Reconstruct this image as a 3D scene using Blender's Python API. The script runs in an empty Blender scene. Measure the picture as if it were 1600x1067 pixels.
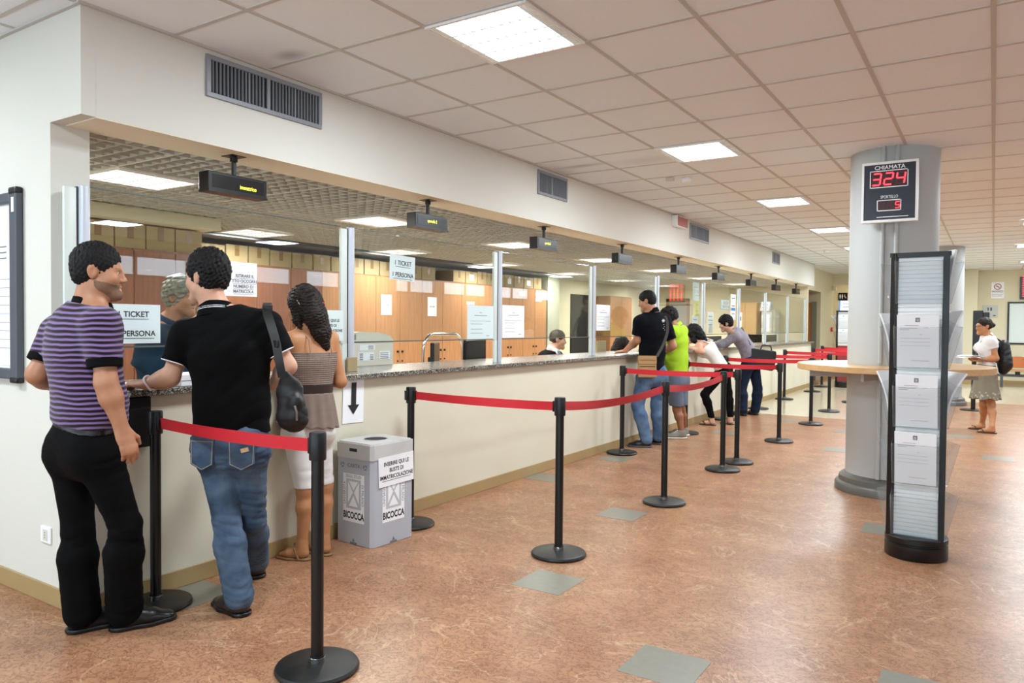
import bpy, bmesh, math, random
import numpy as np
from mathutils import Vector, Matrix
random.seed(7)
S = bpy.context.scene
COL = S.collection
# ---------------------------------------------------------------- camera
yaw, pitch, roll = -.5757, -.0233, .0086
_f = Vector((math.sin(yaw)*math.cos(pitch), math.cos(yaw)*math.cos(pitch), math.sin(pitch)))
_r = _f.cross(Vector((0, 0, 1))).normalized(); _u = _r.cross(_f)
_rr = math.cos(roll)*_r + math.sin(roll)*_u; _uu = -math.sin(roll)*_r + math.cos(roll)*_u
cd = bpy.data.cameras.new('camera'); cam = bpy.data.objects.new('camera', cd); COL.objects.link(cam)
cam.matrix_world = Matrix(((_rr.x, _uu.x, -_f.x, 3.629), (_rr.y, _uu.y, -_f.y, -2.3057), (_rr.z, _uu.z, -_f.z, 1.4174), (0, 0, 0, 1)))
cd.sensor_width = 36; cd.lens = 36*1158.38/1600; cd.clip_start = .05; cd.clip_end = 200
S.camera = cam
# ---------------------------------------------------------------- world, exposure
w = bpy.data.worlds.new('world'); S.world = w; w.use_nodes = True
bg = w.node_tree.nodes['Background']; bg.inputs[0].default_value = (.72, .86, 1, 1); bg.inputs[1].default_value = 0.9
vs = S.view_settings; vs.view_transform = 'Standard'; vs.look = 'None'; vs.gamma = 1; vs.use_curve_mapping = False
vs.exposure = 1.62
S.cycles.use_denoising = True
S.cycles.max_bounces = 8; S.cycles.diffuse_bounces = 5; S.cycles.glossy_bounces = 4; S.cycles.transparent_max_bounces = 24
S.cycles.caustics_reflective = False; S.cycles.caustics_refractive = False
S.cycles.sample_clamp_indirect = 6
LAMP = 21.5          # strength of the ceiling fixtures' tubes
OFFICE_LAMP = 12.5
def area(name, loc, rot, sx, sy, power, colr):
    l = bpy.data.lights.new(name, 'AREA'); l.shape = 'RECTANGLE'; l.size = sx; l.size_y = sy; l.energy = power; l.color = colr
    o = bpy.data.objects.new(name, l); COL.objects.link(o); o.location = loc; o.rotation_euler = rot
    return o
# daylight entering through the window fronts of the hall (behind the camera and along the right side)
area('daylight_front', (1.5, -6.3, 1.5), (math.radians(118), 0, 0), 14.0, 2.2, 86, (.68, .87, 1))
area('daylight_side', (9.35, 9.0, 2.38), (math.radians(116), 0, math.radians(90)), 30.0, 1.6, 220, (.66, .82, 1))
# ---------------------------------------------------------------- helpers
def lin(c):
    if isinstance(c, str):
        c = [int(c[i:i+2], 16)/255 for i in (0, 2, 4)]
    return tuple((x/12.92 if x <= .04045 else ((x+.055)/1.055)**2.4) for x in c[:3]) + (1,)
class B:
    """collects shapes, then links them as ONE mesh object"""
    def __init__(s): s.bm = bmesh.new()
    def _tag(s, geom, mi):
        for f in {f for v in geom for f in v.link_faces}: f.material_index = mi
    def box(s, x0, y0, z0, x1, y1, z1, bev=0, mi=0, M=None, seg=2):
        bm = bmesh.new()
        bmesh.ops.create_cube(bm, size=1)
        for v in bm.verts:
            v.co = Vector(((x0+x1)/2+v.co.x*(x1-x0), (y0+y1)/2+v.co.y*(y1-y0), (z0+z1)/2+v.co.z*(z1-z0)))
        if bev: bmesh.ops.bevel(bm, geom=bm.edges[:], offset=bev, segments=seg, affect='EDGES', profile=.5)
        return s.add(bm, M, mi)
    def add(s, bm, M=None, mi=0):
        if M is not None: bm.transform(M)
        for f in bm.faces: f.material_index = mi
        me = bpy.data.meshes.new('tmp'); bm.to_mesh(me); bm.free(); s.bm.from_mesh(me); bpy.data.meshes.remove(me); return s
    def tube(s, p0, p1, r0, r1=None, seg=16, mi=0, caps=True):
        p0, p1 = Vector(p0), Vector(p1); r1 = r0 if r1 is None else r1
        bm = bmesh.new(); d = p1-p0
        bmesh.ops.create_cone(bm, cap_ends=caps, segments=seg, radius1=r0, radius2=r1, depth=d.length)
        M = Matrix.Translation((p0+p1)/2) @ d.to_track_quat('Z', 'Y').to_matrix().to_4x4()
        return s.add(bm, M, mi)
    def path(s, pts, r, seg=8, mi=0, closed=False):
        """round tube along a polyline"""
        pts = [Vector(p) for p in pts]; n = len(pts); rings = []; bm = bmesh.new(); up = Vector((0, 0, 1))
        prevx = None
        for i, p in enumerate(pts):
            a = pts[max(i-1, 0)]; b = pts[min(i+1, n-1)]; t = (b-a).normalized()
            x = prevx - t*prevx.dot(t) if prevx is not None else (t.cross(up) if abs(t.z) < .95 else t.cross(Vector((1, 0, 0))))
            x.normalize(); prevx = x; y = t.cross(x); rr = r[i] if isinstance(r, (list, tuple)) else r
            rings.append([bm.verts.new(p + x*math.cos(k*2*math.pi/seg)*rr + y*math.sin(k*2*math.pi/seg)*rr) for k in range(seg)])
        for i in range(n-1):
            for k in range(seg): bm.faces.new((rings[i][k], rings[i][(k+1) % seg], rings[i+1][(k+1) % seg], rings[i+1][k]))
        bm.faces.new(rings[0][::-1]); bm.faces.new(rings[-1])
        return s.add(bm, None, mi)
    def lathe(s, prof, c=(0, 0, 0), seg=32, mi=0, a0=0, a1=2*math.pi):
        bm = bmesh.new(); full = abs(a1-a0-2*math.pi) < 1e-6; n = seg if full else seg+1; rings = []
        for r, z in prof:
            rings.append([bm.verts.new((c[0]+r*math.cos(a0+(a1-a0)*k/seg), c[1]+r*math.sin(a0+(a1-a0)*k/seg), c[2]+z)) for k in range(n)])
        for i in range(len(prof)-1):
            for k in range(seg):
                k2 = (k+1) % n
                bm.faces.new((rings[i][k], rings[i][k2], rings[i+1][k2], rings[i+1][k]))
        if prof[0][0] > 1e-6 and full and len(prof) > 2 and prof[0] != prof[-1]:
            bm.faces.new(rings[0][::-1])
        if prof[-1][0] > 1e-6 and full and prof[0] != prof[-1]: bm.faces.new(rings[-1])
        bmesh.ops.remove_doubles(bm, verts=bm.verts[:], dist=1e-6)
        bmesh.ops.recalc_face_normals(bm, faces=bm.faces[:])
        return s.add(bm, None, mi)
    def prism(s, pts, z0, z1, mi=0, M=None):
        """2-D outline (counter-clockwise) extruded from z0 to z1"""
        bm = bmesh.new(); a = [bm.verts.new((p[0], p[1], z0)) for p in pts]; b = [bm.verts.new((p[0], p[1], z1)) for p in pts]; n = len(pts)
        bm.faces.new(a[::-1]); bm.faces.new(b)
        for i in range(n): bm.faces.new((a[i], a[(i+1) % n], b[(i+1) % n], b[i]))
        bmesh.ops.recalc_face_normals(bm, faces=bm.faces[:])
        return s.add(bm, M, mi)
    def sphere(s, c, r, mi=0, M=None, u=16, v=10):
        bm = bmesh.new(); bmesh.ops.create_uvsphere(bm, u_segments=u, v_segments=v, radius=1)
        r = (r, r, r) if not isinstance(r, (tuple, list)) else r
        T = Matrix.Translation(c) @ (M if M is not None else Matrix.Identity(4)) @ Matrix.Diagonal((*r, 1))
        return s.add(bm, T, mi)
    def grid(s, P, mi=0, thick=0):
        """surface through an array of points P[i][j]; thick > 0 gives it a back"""
        bm = bmesh.new(); V = [[bm.verts.new(p) for p in row] for row in P]
        for i in range(len(P)-1):
            for j in range(len(P[0])-1): bm.faces.new((V[i][j], V[i+1][j], V[i+1][j+1], V[i][j+1]))
        if thick:
            bmesh.ops.recalc_face_normals(bm, faces=bm.faces[:])
            bmesh.ops.solidify(bm, geom=bm.faces[:], thickness=thick)
        return s.add(bm, None, mi)
    def text(s, txt, size, M, mi=0, align='CENTER', depth=.0006, xs=1, bold=0, shear=0):
        """lettering: M maps the text plane (x right, y up, z out) into the parent's space"""
        cu = bpy.data.curves.new('t', 'FONT'); cu.body = txt; cu.size = size; cu.align_x = align; cu.align_y = 'CENTER'; cu.extrude = depth/2; cu.offset = bold; cu.resolution_u = 3; cu.shear = shear
        o = bpy.data.objects.new('t', cu); COL.objects.link(o)
        dg = bpy.context.evaluated_depsgraph_get(); me = bpy.data.meshes.new_from_object(o.evaluated_get(dg))
        bpy.data.objects.remove(o); bpy.data.curves.remove(cu)
        bm = bmesh.new(); bm.from_mesh(me); bpy.data.meshes.remove(me)
        return s.add(bm, M @ Matrix.Diagonal((xs, 1, 1, 1)), mi)
    def build(s, name, mats, parent=None, smooth=True, loc=None, angle=40):
        me = bpy.data.meshes.new(name); s.bm.to_mesh(me); s.bm.free()
        for m in (mats if isinstance(mats, (list, tuple)) else [mats]): me.materials.append(m)
        o = bpy.data.objects.new(name, me); COL.objects.link(o)
        if smooth:
            me.shade_smooth()
            try: me.set_sharp_from_angle(angle=math.radians(angle))
            except Exception: pass
        if parent is not None: o.parent = parent
        if loc is not None: o.location = loc
        return o
def tag(o, label=None, cat=None, group=None, kind=None):
    if label: o['label'] = label
    if cat: o['category'] = cat
    if group: o['group'] = group
    if kind: o['kind'] = kind
    return o
def thing(name, label, cat, loc=(0, 0, 0), rz=0, group=None):
    o = bpy.data.objects.new(name, None); COL.objects.link(o); o.location = loc; o.rotation_euler = (0, 0, rz); o.empty_display_size = .1
    return tag(o, label, cat, group)
def struct(name, b, m, parent=None, smooth=False):
    o = b.build(name, m, parent, smooth)
    if parent is None: o['kind'] = 'structure'
    return o
def kids(o): return [c for c in o.children]
def dup(root, loc, rz=0, label=None, group=None):
    r = root.copy(); COL.objects.link(r); r.location = loc; r.rotation_euler = (0, 0, rz)
    if label: r['label'] = label
    if group: r['group'] = group
    for ch in kids(root):
        c = ch.copy(); COL.objects.link(c); c.parent = r
        for g in kids(ch):
            d = g.copy(); COL.objects.link(d); d.parent = c
    return r
def frame(o, x, y):
    """matrix with origin o, x axis x, y axis y, z = x cross y"""
    x = Vector(x).normalized(); y = Vector(y).normalized(); z = x.cross(y)
    return Matrix(((x.x, y.x, z.x, o[0]), (x.y, y.y, z.y, o[1]), (x.z, y.z, z.z, o[2]), (0, 0, 0, 1)))
# ---------------------------------------------------------------- materials
def mat(name, col, rough=.5, metal=0, spec=.5, bump=0, bscale=200, noise=0, nscale=30, col2=None, emit=None, estr=0, alpha=1, coat=0, sheen=0, sss=0):
    m = bpy.data.materials.new(name); m.use_nodes = True; nt = m.node_tree; N = nt.nodes; b = N['Principled BSDF']
    b.inputs['Base Color'].default_value = lin(col); b.inputs['Roughness'].default_value = rough; b.inputs['Metallic'].default_value = metal
    b.inputs['Specular IOR Level'].default_value = spec; b.inputs['Coat Weight'].default_value = coat; b.inputs['Sheen Weight'].default_value = sheen
    if sss:
        b.inputs['Subsurface Weight'].default_value = sss; b.inputs['Subsurface Radius'].default_value = (.012, .005, .003)
    if emit is not None:
        b.inputs['Emission Color'].default_value = lin(emit); b.inputs['Emission Strength'].default_value = estr
    if noise or bump:
        tc = N.new('ShaderNodeTexCoord')
    if noise:
        n = N.new('ShaderNodeTexNoise'); n.inputs['Scale'].default_value = nscale; n.inputs['Detail'].default_value = 6
        nt.links.new(tc.outputs['Object'], n.inputs['Vector'])
        mx = N.new('ShaderNodeMix'); mx.data_type = 'RGBA'; r = N.new('ShaderNodeMapRange')
        r.inputs[1].default_value = .35; r.inputs[2].default_value = .65; r.inputs[3].default_value = 0; r.inputs[4].default_value = noise
        nt.links.new(n.outputs['Fac'], r.inputs[0]); nt.links.new(r.outputs[0], mx.inputs[0])
        mx.inputs[6].default_value = lin(col); mx.inputs[7].default_value = lin(col2 or col)
        nt.links.new(mx.outputs[2], b.inputs['Base Color'])
    if bump:
        n2 = N.new('ShaderNodeTexNoise'); n2.inputs['Scale'].default_value = bscale; n2.inputs['Detail'].default_value = 4
        nt.links.new(tc.outputs['Object'], n2.inputs['Vector'])
        bp = N.new('ShaderNodeBump'); bp.inputs['Strength'].default_value = bump; bp.inputs['Distance'].default_value = .002
        nt.links.new(n2.outputs['Fac'], bp.inputs['Height']); nt.links.new(bp.outputs[0], b.inputs['Normal'])
    return m
def glass(name, tint=(.93, .97, .95), rough=0.0, ior=1.5, haze=0):
    m = bpy.data.materials.new(name); m.use_nodes = True; nt = m.node_tree; N = nt.nodes; N.clear(); L = nt.links
    out = N.new('ShaderNodeOutputMaterial'); t = N.new('ShaderNodeBsdfTransparent'); g = N.new('ShaderNodeBsdfGlossy'); fr = N.new('ShaderNodeFresnel'); mx = N.new('ShaderNodeMixShader')
    t.inputs[0].default_value = (*tint, 1); g.inputs['Roughness'].default_value = rough; fr.inputs[0].default_value = ior
    ge = N.new('ShaderNodeNewGeometry'); mr = N.new('ShaderNodeMapRange'); mr.inputs[3].default_value = ior; mr.inputs[4].default_value = 1/ior
    L.new(ge.outputs['Backfacing'], mr.inputs[0]); L.new(mr.outputs[0], fr.inputs[0])   # the same reflectance on both faces of a pane
    L.new(fr.outputs[0], mx.inputs[0]); L.new(t.outputs[0], mx.inputs[1]); L.new(g.outputs[0], mx.inputs[2])
    last = mx
    if haze:
        d = N.new('ShaderNodeBsdfDiffuse'); d.inputs[0].default_value = (.9, .92, .95, 1); m2 = N.new('ShaderNodeMixShader'); m2.inputs[0].default_value = haze
        L.new(mx.outputs[0], m2.inputs[1]); L.new(d.outputs[0], m2.inputs[2]); last = m2
    L.new(last.outputs[0], out.inputs[0])
    return m
def nodes(m): return m.node_tree.nodes, m.node_tree.links, m.node_tree.nodes['Principled BSDF']
def wood(name, c1, c2, scale=(3, 3, .6), rough=.4):
    m = mat(name, c1, rough); N, L, b = nodes(m)
    tc = N.new('ShaderNodeTexCoord'); mp = N.new('ShaderNodeMapping'); mp.inputs['Scale'].default_value = scale
    n = N.new('ShaderNodeTexNoise'); n.inputs['Scale'].default_value = 6; n.inputs['Detail'].default_value = 5; n.inputs['Distortion'].default_value = .6
    cr = N.new('ShaderNodeValToRGB'); cr.color_ramp.elements[0].color = lin(c1); cr.color_ramp.elements[1].color = lin(c2)
    cr.color_ramp.elements[0].position = .3; cr.color_ramp.elements[1].position = .7
    L.new(tc.outputs['Object'], mp.inputs[0]); L.new(mp.outputs[0], n.inputs['Vector']); L.new(n.outputs['Fac'], cr.inputs[0]); L.new(cr.outputs[0], b.inputs['Base Color'])
    return m
M = {}
M['wall'] = mat('white_plaster', 'd8d5cc', .85, bump=.15, bscale=180)
M['wall_cream'] = mat('cream_plaster', 'd9d0b4', .85, bump=.15, bscale=180)
M['counter_wall'] = mat('cream_painted_plaster', 'd9d3bf', .8, bump=.12, bscale=120, noise=.25, nscale=2.5, col2='cfc7ae')
M['skirting'] = mat('tan_skirting', 'a98f63', .45, noise=.3, nscale=4, col2='9b8158')
M['tile'] = mat('ceiling_tile', 'f1f6fb', .95, bump=.3, bscale=400, noise=.5, nscale=300, col2='e7edf3')
N, L, b = nodes(M['tile']); src = b.inputs['Base Color'].links[0].from_socket; tc = N.new('ShaderNodeTexCoord')
for (sx, sy, rx, ry, amt) in ((.30, .52, .16, .10, .45), (.38, 3.92, .40, .09, .40), (.95, 4.0, .40, .2, .16), (.45, 8.2, .35, .12, .35), (.30, .52, .5, .35, .10)):
    mp = N.new('ShaderNodeMapping'); mp.inputs['Location'].default_value = (-sx/rx, -sy/ry, 0); mp.inputs['Scale'].default_value = (1/rx, 1/ry, 0); L.new(tc.outputs['Object'], mp.inputs[0])
    ln = N.new('ShaderNodeVectorMath'); ln.operation = 'LENGTH'; L.new(mp.outputs[0], ln.inputs[0]); mr = N.new('ShaderNodeMapRange'); mr.interpolation_type = 'SMOOTHSTEP'; mr.inputs[1].default_value = 0; mr.inputs[2].default_value = 1; mr.inputs[3].default_value = amt; mr.inputs[4].default_value = 0
    L.new(ln.outputs['Value'], mr.inputs[0]); mx = N.new('ShaderNodeMix'); mx.data_type = 'RGBA'; L.new(mr.outputs[0], mx.inputs[0]); L.new(src, mx.inputs[6]); mx.inputs[7].default_value = lin('5e4c40'); src = mx.outputs[2]   # sooty stains beside the vents
L.new(src, b.inputs['Base Color'])
M['tbar'] = mat('ceiling_bar', 'c6c2bd', .6)
M['egg'] = mat('egg_crate_beige', 'dcdad0', .6)
M['shade_dark'] = mat('unlit_dark', '15130f', .9)
M['column'] = mat('column_grey', 'b2b4b3', .6, bump=.1, bscale=60)
M['stone'] = mat('plinth_stone', '5f5c55', .4, noise=.4, nscale=12, col2='4c4a44')
M['black'] = mat('black_plastic', '060608', .42)
M['blackmetal'] = mat('black_coated_metal', '060607', .35)
M['black_base'] = mat('black_rubberised_base', '101112', .38, bump=.3, bscale=700)
M['steel'] = mat('brushed_steel', '9a9a98', .3, metal=1)
M['chrome'] = mat('chrome', 'd5d5d5', .12, metal=1)
M['alu'] = mat('white_aluminium', 'c9cdd6', .35, metal=.25)
M['alu_strip'] = mat('pale_clamp_strip', 'd3dad4', .4)
M['gasket'] = mat('dark_gasket', '141b22', .5)
M['red_belt'] = mat('red_webbing', 'cb1f2c', .55, bump=.5, bscale=900)
M['granite'] = mat('granite', '5a574f', .25)
N, L, b = nodes(M['granite'])
tc = N.new('ShaderNodeTexCoord'); v = N.new('ShaderNodeTexVoronoi'); v.inputs['Scale'].default_value = 170; cr = N.new('ShaderNodeValToRGB'); cr.color_ramp.interpolation = 'CONSTANT'
cr.color_ramp.elements[0].color = lin('2b2a28'); cr.color_ramp.elements[1].position = .3; cr.color_ramp.elements[1].color = lin('77746b')
e = cr.color_ramp.elements.new(.62); e.color = lin('a8a498'); e = cr.color_ramp.elements.new(.82); e.color = lin('4c4a45')
sp = N.new('ShaderNodeSeparateColor'); L.new(tc.outputs['Object'], v.inputs['Vector']); L.new(v.outputs['Color'], sp.inputs[0]); L.new(sp.outputs[0], cr.inputs[0]); L.new(cr.outputs[0], b.inputs['Base Color'])
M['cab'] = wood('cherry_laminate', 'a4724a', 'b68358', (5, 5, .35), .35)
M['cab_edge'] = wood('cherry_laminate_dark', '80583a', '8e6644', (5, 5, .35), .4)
M['cab_shaded'] = wood('shaded_cherry_laminate', '7a4a32', '88563b', (5, 5, .35), .35)  # cherry laminate with the dimmer light of the near cabinets put into its colour
M['beech'] = wood('beech_laminate', 'c99e6c', 'd4ac7c', (2, 6, 6), .3)
M['carton'] = mat('brown_cardboard', 'a8946f', .8, noise=.4, nscale=8, col2='988460')
M['tape'] = mat('parcel_tape', '7f6038', .35)
M['paper'] = mat('white_paper', 'f2f2f5', .75)
M['paper_blue'] = mat('bluish_paper', 'd6e3e4', .7)
M['ink'] = mat('black_ink', '15151a', .6)
M['ink_grey'] = mat('grey_print', '77777c', .7)
M['ink_red'] = mat('red_print', 'b9655e', .7)
M['glass'] = glass('clear_glass', (.955, .98, .965))
M['acrylic'] = glass('clear_acrylic', (.90, .92, .93), .05, 1.45, .06)
M['screen_black'] = mat('display_black', '0a0a0c', .25)
M['led_red'] = mat('red_led', 'ff4040', .5, emit='ff2a38', estr=1.3)
M['led_dim'] = mat('unlit_led', '54202a', .5)
M['led_yellow'] = mat('yellow_led', 'd8d850', .5, emit='d6de3c', estr=.9)
M['grille'] = mat('grey_grille', '8b8e94', .45, metal=.2)
M['grille_dark'] = mat('dark_duct', '14161c', .8)
M['beige_plastic'] = mat('beige_plastic', 'c9c2b0', .5)
M['offwhite_plastic'] = mat('offwhite_plastic', 'd8d4c8', .45)
M['grey_card'] = mat('grey_corrugated_plastic', 'b3b6be', .5, bump=.2, bscale=300)
M['grey_card_lid'] = mat('pale_grey_lid', 'c4c3c1', .5)
M['orange'] = mat('orange_upholstery', 'b5652c', .6)
M['red_panel'] = mat('red_panel', '8c2c2a', .5)
M['blue'] = mat('blue_card', '2f6fae', .5)
M['board_grey'] = mat('dark_grey_frame', '4b5058', .45)
M['tube_light'] = mat('fluorescent_diffuser', 'ffffff', .5, emit='fbfaff', estr=.75)
M['tube_light_office'] = mat('office_fluorescent_diffuser', 'ffffff', .5, emit='fff8ee', estr=.7)
M['louvre'] = mat('bright_louvre', 'e0e2e6', .25, metal=.6)
M['white'] = mat('white_enamel', 'f3f3f2', .4)
# floor: red marble with a fine dark network, cream veins and faint joints
m = mat('red_marble', 'c08a66', .33, spec=.28); N, L, b = nodes(m); M['floor'] = m
tc = N.new('ShaderNodeTexCoord')
mpf = N.new('ShaderNodeMapping'); mpf.inputs['Scale'].default_value = (1, 1.15, 1); mpf.inputs['Rotation'].default_value = (0, 0, .2); L.new(tc.outputs['Object'], mpf.inputs[0])
n1 = N.new('ShaderNodeTexNoise'); n1.inputs['Scale'].default_value = 2.2; n1.inputs['Detail'].default_value = 8; n1.inputs['Roughness'].default_value = .65
n2 = N.new('ShaderNodeTexNoise'); n2.inputs['Scale'].default_value = 20; n2.inputs['Detail'].default_value = 6; n2.inputs['Distortion'].default_value = 1.2; n2.inputs['Roughness'].default_value = .6
L.new(mpf.outputs[0], n1.inputs['Vector']); L.new(mpf.outputs[0], n2.inputs['Vector'])
c1 = N.new('ShaderNodeValToRGB'); c1.color_ramp.elements[0].position = .33; c1.color_ramp.elements[0].color = lin('9a6d51'); c1.color_ramp.elements[1].position = .68; c1.color_ramp.elements[1].color = lin('b48867')
c2 = N.new('ShaderNodeValToRGB'); els = c2.color_ramp.elements; els[0].position = .36; els[0].color = (1, 1, 1, 1); els[1].position = .62; els[1].color = (1, 1, 1, 1)
e = els.new(.445); e.color = (.98, .98, .98, 1); e = els.new(.49); e.color = (.45, .37, .31, 1); e = els.new(.535); e.color = (.97, .97, .97, 1)
L.new(n1.outputs['Fac'], c1.inputs[0]); L.new(n2.outputs['Fac'], c2.inputs[0])
mu = N.new('ShaderNodeMix'); mu.data_type = 'RGBA'; mu.blend_type = 'MULTIPLY'; mu.inputs[0].default_value = .85; L.new(c1.outputs[0], mu.inputs[6]); L.new(c2.outputs[0], mu.inputs[7])
n3 = N.new('ShaderNodeTexNoise'); n3.inputs['Scale'].default_value = 1.3; n3.inputs['Detail'].default_value = 9; n3.inputs['Distortion'].default_value = 2.2; L.new(mpf.outputs[0], n3.inputs['Vector'])
c3 = N.new('ShaderNodeValToRGB'); els = c3.color_ramp.elements; els[0].position = .493; els[0].color = (0, 0, 0, 1); els[1].position = .507; els[1].color = (0, 0, 0, 1); e = els.new(.5); e.color = (.38, .38, .38, 1)
L.new(n3.outputs['Fac'], c3.inputs[0])
mv = N.new('ShaderNodeMix'); mv.data_type = 'RGBA'; L.new(c3.outputs[0], mv.inputs[0]); L.new(mu.outputs[2], mv.inputs[6]); mv.inputs[7].default_value = lin('dcc09c')
bk = N.new('ShaderNodeTexBrick'); bk.offset = .5; bk.inputs['Scale'].default_value = 1; bk.inputs['Mortar Size'].default_value = .0022; bk.inputs['Brick Width'].default_value = .6; bk.inputs['Row Height'].default_value = .3; bk.inputs['Color1'].default_value = (1, 1, 1, 1); bk.inputs['Color2'].default_value = (.86, .84, .83, 1); bk.inputs['Mortar'].default_value = (1.1, 1.12, 1.1, 1); bk.inputs['Bias'].default_value = 0
mpb = N.new('ShaderNodeMapping'); mpb.inputs['Location'].default_value = (.15, -.15, 0); L.new(tc.outputs['Object'], mpb.inputs[0]); L.new(mpb.outputs[0], bk.inputs['Vector'])
mk = N.new('ShaderNodeMix'); mk.data_type = 'RGBA'; mk.blend_type = 'MULTIPLY'; mk.inputs[0].default_value = .6; L.new(mv.outputs[2], mk.inputs[6]); L.new(bk.outputs['Color'], mk.inputs[7]); L.new(mk.outputs[2], b.inputs['Base Color'])
M['inset'] = mat('grey_stone_inset', '7d7a6e', .3, spec=.35, noise=.35, nscale=25, col2='89867a')
M['floor_cream'] = mat('cream_stone', 'c9bda6', .16, noise=.5, nscale=14, col2='bcae95')
M['yellowgreen'] = mat('yellow_green_paper', 'cfd66a', .7)
M['edge'] = mat('pane_edge', '4f5a56', .3)
# ================================================================ THE SETTING
XB = .01                      # plane of the bulkhead and of the counter front
YW = -.47                     # plane of the white wall at the left
YE = 16.55                    # far end of the counter
YF = 20.3                     # far wall
CH = 2.91                     # hall ceiling
struct('floor', B().box(-6, -6, -.2, 9, 24, 0), M['floor'])
fl = bpy.data.objects['floor']
ins = B()
for x, y in ((1.45, 1.06), (2.36, .46), (3.27, .79), (1.17, 2.64), (.02, 3.46), (-.02, -.14), (.14, 4.72), (1.83, 8.45), (2.0, 6.75), (3.14, 8.85), (3.55, 7.2), (.93, 9.2), (.5, 7.35), (2.88, 3.3)):
    x = max(x, .024); ins.box(x, y, .0, x+.30, y+.30, .0012)
struct('floor_inset', ins, M['inset'], fl)
struct('floor_far', B().box(XB, 9.98, .0, 2.75, 24, .0015).box(2.75, 14.35, .0, 9, 24, .0015), M['floor_cream'], fl)
# hall ceiling: tiles with a grid of bars
struct('ceiling', B().box(-6, -6, CH, 9, YF, CH+.1), M['tile']); ce = bpy.data.objects['ceiling']
g = B()
for i in range(-9, 16):
    x = .6*i
    g.box(x-.012, -6 if i > 0 else -6, CH-.004, x+.012, YF if i > 0 else YW, CH)
for j in range(-9, 34):
    y = .6*j
    g.box((XB if y > YW else -6), y-.012, CH-.0036, 9, y+.012, CH)
g.box(XB, YW, CH-.012, XB+.02, YE, CH).box(-6, YW-.02, CH-.012, XB+.02, YW, CH)
struct('ceiling_grid', g, M['tbar'], ce)
# walls
struct('wall_left', B().box(-6, YW, 0, -.28, YW+.19, CH).box(-.2805, YW, 0, XB, -.40, 1.04).box(-.2805, YW, 2.39, XB, -.40, CH), M['wall'])
struct('wall_bulkhead', B().box(-.30, -.4005, 2.39, XB, YE, CH), M['wall'])
struct('trim_soffit', B().box(-.2995, -.40, 2.387, XB-.0005, YE-.001, 2.3905), mat('cream_soffit', 'f1e6cf', .8))
struct('wall_counter', B().box(-.12, -.4005, 0, XB, 16.30, 1.04).box(-.75, 16.2, 0, -.1, 16.30, 1.04), M['counter_wall'])
struct('baseboard_left', B().box(-6, YW-.012, 0, XB+.012, YW, .095, .003), M['skirting'])
struct('baseboard_counter', B().box(XB, YW-.012, 0, XB+.012, 16.31, .095, .003).box(-.2, 16.30, 0, XB+.012, 16.312, .095), M['skirting'])
# office behind the counter
struct('floor_office', B().box(-4.3, -.3, 0.0, -.12, 16.55, .004), mat('pale_office_floor', 'd6cdbb', .4))
struct('wall_office_back', B().box(-4.4, -.28, 0, -4.25, 16.7, CH), M['wall_cream'])
struct('wall_office_end', B().box(-4.3, YE, 0, -.14, YE+.12, CH), M['wall_cream'])
struct('wall_office_pier', B().box(-4.26, 10.3, 0, -3.72, 10.75, 2.40), mat('greygreen_paint', 'a9ab98', .8))
eg = B(); z0, z1 = 2.402, 2.445
k = -4.25
for i in range(-27, 20):
    x = -1.65+.1*i
    if -4.25 < x < -.302:
        t = .006 if i % 6 == 0 else .0022
        eg.box(x-t, -.28, z0 - (.004 if i % 6 == 0 else 0), x+t, YE, z1)
for j in range(-6, 164):
    y = .3+.1*j
    if -.28 < y < YE:
        t = .006 if j % 6 == 0 else .0022
        eg.box(-4.25, y-t, z0+.0004 - (.004 if j % 6 == 0 else 0), -.302, y+t, z1-.0004)
struct('ceiling_office', eg, M['egg'])
struct('ceiling_office_shade', B().box(-4.25, -.28, 2.60, -.302, YE, 2.62), M['shade_dark'])  # dark sheet added so the gaps of the egg crate look unlit
struct('wall_office_beam', B().box(-3.2, -.28, 2.29, -2.6, 2.15, 2.40), M['wall_cream'])
struct('wall_office_duct', B().box(-4.25, 2.5, 2.36, -3.5, 10.3, 2.401), M['board_grey'])
# far end of the hall
struct('wall_niche', B().box(-1.6, YE+.12, 0, -1.5, 18.6, CH).box(-1.5, 18.5, 0, -.2, 18.6, 2.33).box(-1.5, YE+.12, 2.33, -.2, YF, CH).box(-.32, 18.6, 0, -.2, YF, 2.33), mat('greybrown_niche_plaster', 'b9a88c', .85))  # recess walls in their own grey-brown plaster
struct('wall_corridor', B().box(-.201, YE, 2.33, -.195, YF, CH).box(-.201, 18.5, 0, -.195, YF, 2.33), M['wall_cream'])
struct('wall_far', B().box(3.1, YF, 0, 9, YF+.15, CH).box(-.2, YF, 2.61, 3.1, YF+.15, CH).box(2.62, 19.75, 0, 3.28, YF, CH), M['wall_cream'])
struct('wall_passage', B().box(-.9, 22.0, 0, 3.2, 22.15, CH).box(-.9, YF+.151, CH-.05, 3.2, 22, CH).box(3.1, YF+.15, 0, 3.2, 22, CH).box(-.9, YF+.151, 0, -.8, 22, CH), M['wall_cream'])
struct('baseboard_far', B().box(3.28, YF-.015, 0, 9, YF, .10).box(2.6, 19.735, 0, 3.295, 19.75, .1).box(-.195, 18.5, 0, -.183, YF, .1).box(-.8, 21.985, 0, 3.1, 22, .1), M['skirting'])
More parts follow.
